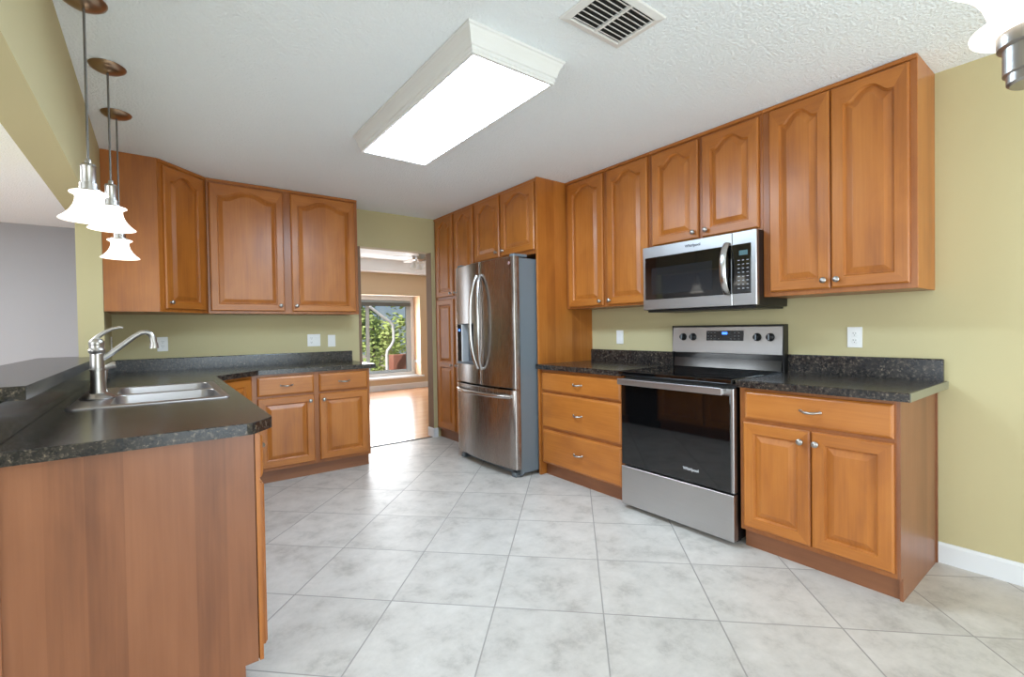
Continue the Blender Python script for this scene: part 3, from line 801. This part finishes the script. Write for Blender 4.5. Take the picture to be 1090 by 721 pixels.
obj('body', lathe(B(), [(0, 0.026), (0.031, 0.026), (0.027, 0.045), (0.0255, 0.10), (0.0255, 0.128), (0.029, 0.130), (0.029, 0.136), (0.0255, 0.138), (0.0255, 0.205), (0.030, 0.210), (0.031, 0.222), (0.027, 0.228), (0.027, 0.244), (0.029, 0.250), (0.027, 0.262), (0.018, 0.272), (0, 0.275)], seg=28), M_NICK, t, True)
sp = [(0.015, 0.0, 0.180), (0.05, 0, 0.205), (0.10, 0, 0.250), (0.135, 0, 0.281), (0.158, 0, 0.297), (0.178, 0, 0.300), (0.194, 0, 0.291), (0.203, 0, 0.270), (0.206, 0, 0.245)]
bm = tube(B(), sp, [0.013, 0.0125, 0.0115, 0.0115, 0.0115, 0.0115, 0.012, 0.013, 0.0135], 14)
lathe(bm, [(0, 0.249), (0.0145, 0.249), (0.0185, 0.226), (0.0185, 0.222), (0, 0.222)], (0.2065, 0, 0), 'z', 16)
obj('spout', bm, M_NICK, t, True)
bm = tube(B(), [(-0.006, 0, 0.268), (0.006, -0.002, 0.283), (0.030, -0.004, 0.303), (0.058, -0.006, 0.318), (0.082, -0.007, 0.323), (0.094, -0.008, 0.322)], [0.011, 0.010, 0.0085, 0.0075, 0.007, 0.004], 10)
obj('lever', bm, M_NICK, t, True)
t = thing('side_sprayer', 'small nickel side sprayer standing on the sink rim behind the faucet', 'sprayer', (-0.215, 3.06, ZC+0.0062))
obj('holder', lathe(B(), [(0, 0), (0.024, 0), (0.024, 0.005), (0.016, 0.012), (0.013, 0.022), (0, 0.022)], seg=18), M_NICK, t, True)
obj('wand', tube(B(), [(0, 0, 0.02), (0.0, 0, 0.05), (0.003, 0, 0.085), (0.004, 0, 0.115)], [0.009, 0.0075, 0.0085, 0.011], 12), M_NICK, t, True)
obj('spray_head', tube(B(), [(-0.010, 0, 0.112), (0.012, 0, 0.130), (0.034, 0, 0.140), (0.044, 0, 0.141)], [0.011, 0.0125, 0.016, 0.0155], 12), M_NICK, t, True)

# ------------------------------------------------------------------ refrigerator
FXC, FXE = 2.236, 2.276                # door face at the middle / at the edges
FY0, FY1, SEAM = 2.985, 3.900, 3.425
def fx(y):
    s = (y-(FY0+FY1)/2)/((FY1-FY0)/2); return FXC+(FXE-FXC)*s*s
t = thing('refrigerator', 'stainless steel french-door refrigerator with bottom freezer drawer', 'refrigerator', (0, 0, 0))
obj('body', box(2.335, FY0+0.008, 0.03, 3.08, FY1-0.008, 1.785, bev=0.004), M_GREYP, t, label='grey painted cabinet sides')
def face_panel(ya, yb, za, zb, holes=None, back=2.328):
    """Convex door skin with rounded vertical edges; optional rectangular hole."""
    ys = [ya, ya+0.004, ya+0.012]+[ya+0.012+(yb-ya-0.024)*i/14 for i in range(1, 14)]+[yb-0.012, yb-0.004, yb]
    zs = [za, za+0.005, zb-0.005, zb]
    if holes:
        ys = sorted(set([y for y in ys if not (holes[0]-0.006 < y < holes[1]+0.006 and min(abs(y-holes[0]), abs(y-holes[1])) < 0.006)]+[holes[0], holes[1]])); zs = [za, za+0.005, holes[2], holes[3], zb-0.005, zb]
    def X(y, z):
        e = min(y-ya, yb-y); dx = 0
        if e < 0.012: dx = 0.012-math.sqrt(max(0, 0.012**2-(0.012-e)**2))
        ez = min(z-za, zb-z)
        if ez < 0.004: dx = max(dx, 0.004)
        return fx(y)+dx
    bm = B(); G = [[bm.verts.new((X(y, z), y, z)) for z in zs] for y in ys]
    for i in range(len(ys)-1):
        for j in range(len(zs)-1):
            if holes and ys[i] >= holes[0]-1e-6 and ys[i+1] <= holes[1]+1e-6 and zs[j] >= holes[2]-1e-6 and zs[j+1] <= holes[3]+1e-6: continue
            bm.faces.new((G[i][j], G[i+1][j], G[i+1][j+1], G[i][j+1]))
    Kb = [[bm.verts.new((back, y, z)) for z in (za, zb)] for y in (ya, yb)]
    bm.faces.new([G[i][0] for i in range(len(ys))]+[Kb[1][0], Kb[0][0]])
    bm.faces.new([G[i][-1] for i in range(len(ys))][::-1]+[Kb[0][1], Kb[1][1]])
    bm.faces.new([G[0][j] for j in range(len(zs))]+[Kb[0][1], Kb[0][0]])
    bm.faces.new([G[-1][j] for j in range(len(zs))][::-1]+[Kb[1][0], Kb[1][1]])
    bm.faces.new((Kb[0][0], Kb[0][1], Kb[1][1], Kb[1][0]))
    return bm
HY0, HY1, HZ0, HZ1 = 3.535, 3.855, 0.895, 1.265
dl = obj('door', face_panel(SEAM+0.003, FY1, 0.727, 1.795, (HY0, HY1, HZ0, HZ1)), M_SSV, t, True)
dr = obj('door', face_panel(FY0, SEAM-0.003, 0.727, 1.795), M_SSV, t, True)
fz = obj('freezer_drawer', face_panel(FY0, FY1, 0.072, 0.712), M_SSV, t, True)
# water and ice dispenser
dp = obj('dispenser', B(), M_DGREY, dl)
bm = B(); xf, xb = fx((HY0+HY1)/2)+0.002, 2.326
bx(bm, xb-0.006, HY0, HZ0, xb, HY1, HZ1)
xr_ = fx(HY0)+0.001; bx(bm, xr_, HY0, HZ0, xb-0.006, HY0+0.006, HZ1)
bx(bm, fx(HY1)+0.001, HY1-0.006, HZ0, xb-0.006, HY1, HZ1); bx(bm, fx(HY1)+0.004, HY0+0.006, HZ1-0.006, xb-0.006, HY1-0.006, HZ1)
bx(bm, xf, HY0+0.006, HZ0, xb-0.006, HY1-0.006, HZ0+0.02)
bm.to_mesh(dp.data); bm.free()
obj('control_strip', box(fx(3.80)-0.002, 3.775, HZ0+0.005, xb-0.006, 3.848, HZ1-0.007, bev=0.002), M_BLACKG, dp, label='black glass control strip')
obj('display', box(fx(3.80)-0.003, 3.80, 1.195, fx(3.80)-0.001, 3.83, 1.215), M_BLUE, dp)
obj('strip_edge', box(fx(3.77)-0.003, 3.755, HZ0+0.005, xb-0.006, 3.7735, HZ1-0.007, bev=0.002), M_LOGO, dp)
obj('spigot', lathe(B(), [(0, 0.0), (0.035, 0.0), (0.035, -0.03), (0.028, -0.06), (0.022, -0.11), (0, -0.11)], (2.285, 3.64, HZ1-0.006), 'z', 16), M_BLACK, dp, True)
obj('paddle', box(2.300, 3.60, 1.00, 2.308, 3.69, 1.14, bev=0.003), M_BLACK, dp)
# bowed handles
for s, par in ((1, dl), (-1, dr)):
    bm = B(); pts = []; N = 20
    for i in range(N+1):
        q = -1+2*i/N; bow = 1-q*q
        pts.append((fx(SEAM)-0.012-0.052*(1-abs(q)**4), SEAM+s*(0.028+0.034*bow), 1.272+q*0.405))
    tube(bm, pts, 0.012, 12, flat=(0.017, 0.012))
    for q in (-1, 1): tube(bm, [(fx(SEAM)+0.002, SEAM+s*0.028, 1.272+q*0.40), (fx(SEAM)-0.016, SEAM+s*0.028, 1.272+q*0.40)], 0.014, 12)
    obj('handle', bm, M_CHROME, par, True)
bm = B(); pts = []; N = 18
for i in range(N+1):
    q = -1+2*i/N; y = (FY0+FY1)/2+q*0.415
    pts.append((fx(y)-0.010-0.045*(1-abs(q)**3), y, 0.660))
tube(bm, pts, 0.012, 12, flat=(0.010, 0.016))
for q in (-1, 1):
    y = (FY0+FY1)/2+q*0.412; tube(bm, [(fx(y)+0.002, y, 0.660), (fx(y)-0.014, y, 0.660)], 0.015, 12)
obj('handle', bm, M_CHROME, fz, True)
bm = B()
bx(bm, 2.29, FY0+0.03, 0.0, 2.36, FY0+0.09, 0.045, bev=0.006); bx(bm, 2.29, FY1-0.09, 0.0, 2.36, FY1-0.03, 0.045, bev=0.006)
bx(bm, 2.325, FY0+0.01, 0.018, 2.36, FY1-0.01, 0.068)
obj('foot_grille', bm, M_DGREY, t)
obj('hinge_cover', box(2.29, FY0+0.015, 1.796, 2.43, FY0+0.075, 1.818, bev=0.004), M_GREYP, t)
obj('hinge_cover', box(2.29, FY1-0.075, 1.796, 2.43, FY1-0.015, 1.818, bev=0.004), M_GREYP, t)
bm = B(); bx(bm, 2.285, FY0+0.004, 0.7135, 2.335, FY0+0.05, 0.7255, bev=0.002)
obj('hinge', bm, M_CHROME, t)
# round maker's badge on the right door
lx, ly, lz = fx(3.035)-0.0005, 3.035, 1.742
bd = obj('badge', lathe(B(), [(0, 0), (0.013, 0), (0.013, -0.0015), (0.012, -0.002), (0, -0.002)], (lx, ly, lz), 'x', 24), M_RED, dr, True)
text_obj('badge_lettering', 'LG', 0.012, M_LOGOD, bd, (lx-0.0025, ly, lz), Matrix.Rotation(-PI/2, 4, 'Z') @ Matrix.Rotation(PI/2, 4, 'X'))

# ------------------------------------------------------------------ range
RY0, RY1 = 1.304, 2.074
t = thing('range', 'stainless and black electric range between the two right counters', 'stove', (0, 0, 0))
obj('body', box(2.515, RY0+0.004, 0.03, 3.10, RY1-0.004, 0.893), M_BLACK, t)
obj('foot', box(2.56, RY0+0.03, 0.0, 2.60, RY0+0.07, 0.03), M_BLACK, t); obj('foot', box(2.56, RY1-0.07, 0.0, 2.60, RY1-0.03, 0.03), M_BLACK, t)
dw = obj('storage_drawer', box(2.468, RY0, 0.030, 2.514, RY1, 0.286, bev=0.004, seg=2), M_SSH, t)
od = obj('oven_door', box(2.474, RY0, 0.294, 2.514, RY1, 0.868, bev=0.003), M_SSH, t)
obj('oven_glass', box(2.4685, RY0+0.016, 0.297, 2.4735, RY1-0.004, 0.828, bev=0.002), M_BLACKG, od)
hb = B()
bx(hb, 2.425, RY0+0.040, 0.832, 2.437, RY1-0.006, 0.872, bev=0.003, seg=2)
bx(hb, 2.437, RY0+0.040, 0.836, 2.474, RY0+0.062, 0.868, bev=0.002); bx(hb, 2.437, RY1-0.030, 0.836, 2.474, RY1-0.008, 0.868, bev=0.002)
obj('handle', hb, M_SSH, od)
RT = Matrix.Rotation(-PI/2, 4, 'Z') @ Matrix.Rotation(PI/2, 4, 'X')
text_obj('logo', 'Whirlpool', 0.024, M_LOGO, od, (2.4680, 1.560, 0.372), RT, bold=0.0004)
ct = obj('cooktop', box(2.448, RY0-0.004, 0.894, 3.095, RY1+0.004, 0.920, bev=0.004, seg=2), M_BLACKG, t)
for (bx_, by_, br) in ((2.62, 1.50, 0.105), (2.62, 1.88, 0.09), (2.90, 1.50, 0.08), (2.90, 1.88, 0.10)):
    obj('burner_ring', lathe(B(), [(br-0.0015, 0.9202), (br, 0.9204), (br+0.0015, 0.9202)], (bx_, by_, 0), 'z', 40), simple('burner_line', (34, 35, 38), 0.2) if 'burner_line' not in bpy.data.materials else bpy.data.materials['burner_line'], ct, True)
bg_ = obj('backguard', prism(B(), [(3.060, 1.024), (3.072, 1.200), (3.080, 1.206), (3.130, 1.206), (3.130, 0.90), (3.097, 0.90), (3.097, 1.024)], RY0, RY1, 'y'), M_SSH, t)
obj('backguard_riser', prism(B(), [(3.062, 0.921), (3.074, 0.985), (3.070, 1.020), (3.0968, 1.020), (3.0968, 0.921)], RY0+0.008, RY1-0.008, 'y'), M_BLACKE, t)
bm = B(); bx(bm, 3.078, RY0-0.001, 1.2062, 3.131, RY1+0.001, 1.213, bev=0.002)
bx(bm, 3.068, RY0-0.006, 0.90, 3.131, RY0-0.001, 1.213); bx(bm, 3.068, RY1+0.001, 0.90, 3.131, RY1+0.006, 1.213)
obj('backguard_cap', bm, M_BLACK, t)
sl = (3.072-3.060)/(1.200-1.024)
def gx(z): return 3.060+sl*(z-1.024)
pz0, pz1 = 1.108, 1.176
pan = obj('control_panel', prism(B(), [(gx(pz0)-0.002, pz0), (gx(pz1)-0.002, pz1), (gx(pz1)+0.001, pz1), (gx(pz0)+0.001, pz0)], 1.545, 1.806, 'y'), M_BLACKG, bg_)
obj('display', box(gx(1.156)-0.004, 1.655, 1.150, gx(1.156)-0.0018, 1.692, 1.166), M_BLUE, pan)
for zz in (1.120, 1.139, 1.161):
    for yy in (1.575, 1.603, 1.631, 1.715, 1.742, 1.769, 1.790):
        if zz < 1.13 or abs(yy-1.67) > 0.05: obj('key', box(gx(zz)-0.0032, yy-0.005, zz-0.0012, gx(zz)-0.0018, yy+0.005, zz+0.0012), M_KEY, pan)
for yy in (1.986, 1.908, 1.456, 1.376):
    kb = obj('knob', lathe(B(), [(0, 0), (0.026, 0), (0.026, -0.004), (0.022, -0.006), (0.019, -0.024), (0.017, -0.027), (0, -0.027)], (gx(1.133), yy, 1.133), 'x', 24), M_BLACK, bg_, True)
    obj('knob_grip', box(gx(1.133)-0.033, yy-0.004, 1.114, gx(1.133)-0.0265, yy+0.004, 1.152, bev=0.002), M_DGREY, kb)

# ------------------------------------------------------------------ over-the-range microwave
MY0, MY1, MZ0, MZ1, MX = 1.300, 2.086, 1.322, 1.762, 2.735
t = thing('microwave', 'stainless over-the-range microwave with black glass door above the range', 'microwave', (0, 0, 0))
obj('body', box(MX+0.035, MY0+0.003, MZ0+0.002, XR-0.001, MY1-0.003, MZ1, bev=0.002), M_BLACK, t)
SEM = 1.443
mp_ = obj('control_panel', box(MX, MY0, MZ0+0.004, MX+0.034, SEM-0.001, MZ1, bev=0.004), M_SSH, t)
md = obj('door', box(MX, SEM+0.001, MZ0+0.004, MX+0.034, MY1, MZ1, bev=0.004), M_SSH, t)
obj('window', box(MX-0.004, SEM+0.002, MZ0+0.075, MX+0.001, MY1-0.022, MZ1-0.075, bev=0.002), M_BLACKG, md)
inner = obj('window_screen', box(MX-0.0046, SEM+0.125, MZ0+0.110, MX-0.0038, MY1-0.075, MZ1-0.150), simple('window_mesh_glass', (30, 31, 34), 0.05), md)
kp = obj('keypad', box(MX-0.004, MY0+0.030, MZ0+0.075, MX+0.001, SEM-0.002, MZ1-0.075, bev=0.002), M_BLACKG, mp_)
obj('display', box(MX-0.005, MY0+0.048, 1.620, MX-0.0038, MY0+0.098, 1.648), M_GDISP, kp)
for r_ in range(8):
    for c_ in range(3):
        obj('key', box(MX-0.005, MY0+0.043+c_*0.026, 1.424+r_*0.0235, MX-0.0038, MY0+0.055+c_*0.026, 1.429+r_*0.0235), M_KEY, kp)
bm = B(); pts = []; N = 16
for i in range(N+1):
    q = -1+2*i/N; pts.append((MX-0.006-0.050*(1-abs(q)**2.6), SEM+0.030, 1.550+q*0.152))
tube(bm, pts, 0.01, 12, flat=(0.020, 0.008))
obj('handle', bm, M_CHROME, md, True)
text_obj('logo', 'Whirlpool', 0.026, M_LOGOD, md, (MX-0.0006, 1.700, MZ1-0.036), RT, bold=0.0005)
bm = B(); bx(bm, MX+0.03, MY0+0.02, MZ0-0.012, XR-0.02, MY1-0.02, MZ0+0.0015)
obj('vent_grille', bm, M_BLACK, t)

# ------------------------------------------------------------------ outlets and switches
def plate(name, label, cat, loc, rotz, gangs, group=None):
    """gangs: string of o (receptacle), r (rocker), b (blank)."""
    t = thing(name, label, cat, loc, rotz, group)
    Wp_ = 0.072+0.046*(len(gangs)-1)
    obj('cover_plate', box(-Wp_/2, -0.006, -0.058, Wp_/2, -0.0003, 0.058, bev=0.0025, seg=2), M_PLATE, t)
    for i, g in enumerate(gangs):
        x = (i-(len(gangs)-1)/2)*0.046
        if g == 'o':
            for s in (-1, 1):
                r_ = obj('receptacle', lathe(B(), [(0, -0.0085), (0.0155, -0.0085), (0.017, -0.006)], (x, 0, s*0.0195), 'y', 20), M_PLATE, t, True)
                bm = B(); bx(bm, x-0.007, -0.0091, s*0.0195-0.001, x-0.005, -0.0084, s*0.0195+0.008); bx(bm, x+0.005, -0.0091, s*0.0195-0.001, x+0.007, -0.0084, s*0.0195+0.007)
                bx(bm, x-0.002, -0.0091, s*0.0195-0.010, x+0.002, -0.0084, s*0.0195-0.006)
                obj('slot', bm, M_DARK, r_)
        elif g == 'r':
            obj('rocker', prism(B(), [(-0.0058, -0.033), (-0.0095, -0.030), (-0.007, 0.0), (-0.0110, 0.030), (-0.0058, 0.033)], x-0.016, x+0.016, 'x'), M_PLATE, t)
        else:
            obj('screw', lathe(B(), [(0, -0.0072), (0.003, -0.007), (0.0035, -0.006)], (x, 0, 0.042), 'y', 10), M_PLATE, t, True)
    return t
plate('outlet', 'white duplex outlet on the right wall above the far right counter', 'outlet', (XR, 0.949, 1.133), RR, 'o')
plate('light_switch', 'white switch plate on the wall left of the range', 'switch', (XR, 2.632, 1.126), RR, 'r')
plate('outlet', 'white duplex outlet on the back wall behind the faucet spout', 'outlet', (0.029, YB, 1.131), 0, 'o')
plate('outlet', 'white double plate of outlet and rocker on the back wall', 'outlet', (1.200, YB, 1.131), 0, 'or')
plate('blank_plate', 'single blank white plate on the back wall nearest the doorway', 'plate', (1.366, YB, 1.121), 0, 'b')
plate('outlet', 'white outlet on the left wall seen edge-on just behind the faucet', 'outlet', (XL, 4.67, 1.141), PI/2, 'o')

# ------------------------------------------------------------------ ceiling light, vent
LX0, LX1, LY0, LY1 = 1.018, 1.545, 1.603, 3.000
t = thing('ceiling_light', 'long lit fluorescent ceiling light in a white crown moulding frame', 'light', ((LX0+LX1)/2, (LY0+LY1)/2, H))
hx, hy = (LX1-LX0)/2, (LY1-LY0)/2
bm = B(); rings = []
for d, z in ((0, -0.0005), (0, -0.012), (0.006, -0.016), (0.009, -0.024), (0.014, -0.032), (0.022, -0.050), (0.026, -0.066), (0.028, -0.074), (0.034, -0.078), (0.034, -0.092), (0.038, -0.096), (0.038, -0.106), (0.052, -0.106), (0.052, -0.060)):
    rings.append([bm.verts.new((sx*(hx-d), sy*(hy-d), z)) for sx, sy in ((-1, -1), (1, -1), (1, 1), (-1, 1))])
for a, b_ in zip(rings, rings[1:]):
    for k in range(4): bm.faces.new((a[k], a[(k+1) % 4], b_[(k+1) % 4], b_[k]))
obj('moulding_frame', bm, M_WHITE, t)
bm = box(-hx+0.0525, -hy+0.0525, -0.101, hx-0.0525, hy-0.0525, -0.094)
for f in bm.faces: f.material_index = 0 if f.normal.z < -0.5 else 1
obj('diffuser', bm, [M_LENS, M_WHITE], t, label='glowing white diffuser')
VX0, VX1, VY0, VY1 = 1.310, 1.660, 1.135, 1.392
t = thing('ceiling_vent', 'white louvred air vent in the ceiling beside the long light', 'vent', ((VX0+VX1)/2, (VY0+VY1)/2, H))
hx, hy = (VX1-VX0)/2, (VY1-VY0)/2
bm = B(); rings = []
for d, z in ((0, -0.0005), (0, -0.003), (0.004, -0.007), (0.030, -0.012), (0.034, -0.010), (0.034, -0.001)):
    rings.append([bm.verts.new((sx*(hx-d), sy*(hy-d), z)) for sx, sy in ((-1, -1), (1, -1), (1, 1), (-1, 1))])
for a, b_ in zip(rings, rings[1:]):
    for k in range(4): bm.faces.new((a[k], a[(k+1) % 4], b_[(k+1) % 4], b_[k]))
obj('frame', bm, M_WHITE, t)
obj('backing', box(-hx+0.034, -hy+0.034, -0.0015, hx-0.034, hy-0.034, -0.0006), M_DARK, t)
obj('divider', box(-0.006, -hy+0.034, -0.012, 0.006, hy-0.034, -0.0016), M_WHITE, t)
ns = 8
for k in range(ns):
    y = -hy+0.034+(k+0.5)*(2*hy-0.068)/ns
    for x0_, x1_ in ((-hx+0.036, -0.0062), (0.0062, hx-0.036)):
        bm = prism(B(), [(y+0.0062, -0.0018), (y+0.0050, -0.0018), (y+0.0015, -0.0070), (y-0.0062, -0.0105), (y-0.0056, -0.0118), (y+0.0026, -0.0080)], x0_, x1_, 'x')
        obj('slat', bm, M_WHITE, t)

# ------------------------------------------------------------------ pendants
def shade_profile(kr=0.71, kz=0.85, rim=0.05):
    o = [(0.055, 0.002), (0.079, 0.000), (0.080, -0.004), (0.062, -0.012), (0.056, -0.022), (0.057, -0.036), (0.064, -0.058), (0.077, -0.080), (0.095, -0.100), (0.112, -0.114), (0.117, -0.119)]
    i = [(0.112, -0.117), (0.092, -0.104), (0.073, -0.083), (0.060, -0.060), (0.053, -0.036), (0.052, -0.020), (0.050, -0.004)]
    return [(r_*(kr+rim*min(1, max(0, -z_/0.119))), z_*kz) for r_, z_ in o+i]
def make_pendant(label, loc, zc):
    t = thing('pendant_lamp', label, 'lamp', (loc[0], loc[1], H), 0, 'pendant lamps over the bar')
    obj('canopy', lathe(B(), [(0, -0.0005), (0.066, -0.0005), (0.070, -0.004), (0.066, -0.012), (0.050, -0.023), (0.026, -0.031), (0.006, -0.034), (0, -0.034)], seg=32), M_BRONZE, t, True)
    zz = zc-H
    obj('rod', tube(B(), [(0, 0, -0.033), (0, 0, zz+0.10)], 0.0040, 8), M_ROD, t, True)
    obj('socket_cap', lathe(B(), [(0, 0.125), (0.008, 0.125), (0.010, 0.116), (0.010, 0.110), (0.021, 0.106), (0.024, 0.098), (0.022, 0.094), (0.022, 0.036), (0.027, 0.034), (0.027, 0.010), (0.040, 0.008), (0.041, 0.001), (0, 0.002)], (0, 0, zz), 'z', 24), M_NICK, t, True)
    obj('glass_shade', lathe(B(), shade_profile(), (0, 0, zz), 'z', 40, closed=True), M_SHADE, t, True, 'glowing white bell glass shade')
    return t
make_pendant('nearest and largest-looking bell pendant lamp, hanging lit in front of the header wall', (-0.193, 2.345), 1.742)
make_pendant('middle lit bell pendant lamp of the row over the bar', (-0.159, 2.862), 1.803)
make_pendant('farthest lit bell pendant lamp, in front of the corner wall cabinet', (-0.159, 3.441), 1.745)

# ------------------------------------------------------------------ dining chandelier at the top right
ccx, ccy = 1.427, -0.145
t = thing('chandelier', 'brushed nickel chandelier with an upturned white bell shade at the top right corner', 'chandelier', (ccx, ccy, H))
zc = 1.699
obj('canopy', lathe(B(), [(0, -0.0005), (0.07, -0.0005), (0.065, -0.012), (0.03, -0.026), (0, -0.028)], seg=28), M_NICK, t, True)
obj('stem', lathe(B(), [(0, -0.026), (0.008, -0.026), (0.008, zc-H-0.02), (0.022, zc-H-0.04), (0.022, zc-H-0.14), (0.012, zc-H-0.17), (0, zc-H-0.175)], seg=16), M_NICK, t, True)
a0 = math.atan2(0.101-ccy, 1.175-ccx); rad = math.hypot(0.101-ccy, 1.175-ccx)
for k in range(3):
    a = a0+k*2*PI/3; d = Vector((math.cos(a), math.sin(a), 0))
    P_ = lambda s, z: tuple(d*s+Vector((0, 0, zc-H+z)))
    ar = obj('arm', tube(B(), [P_(0.02, -0.11), P_(rad*0.35, -0.16), P_(rad*0.7, -0.165), P_(rad*0.93, -0.13), P_(rad, -0.085)], 0.008, 10), M_NICK, t, True)
    obj('cup', lathe(B(), [(0, -0.090), (0.030, -0.090), (0.034, -0.086), (0.034, -0.072), (0.0385, -0.070), (0.0385, -0.028), (0.0455, -0.025), (0.0465, -0.004), (0, -0.004)], P_(rad, 0), 'z', 24), M_NICK, ar, True)
    obj('glass_shade', lathe(B(), [(r_, -z_) for r_, z_ in shade_profile(1, 1, 0)], P_(rad, 0.003), 'z', 40, closed=True), M_SHADE, ar, True, 'glowing white bell glass shade')
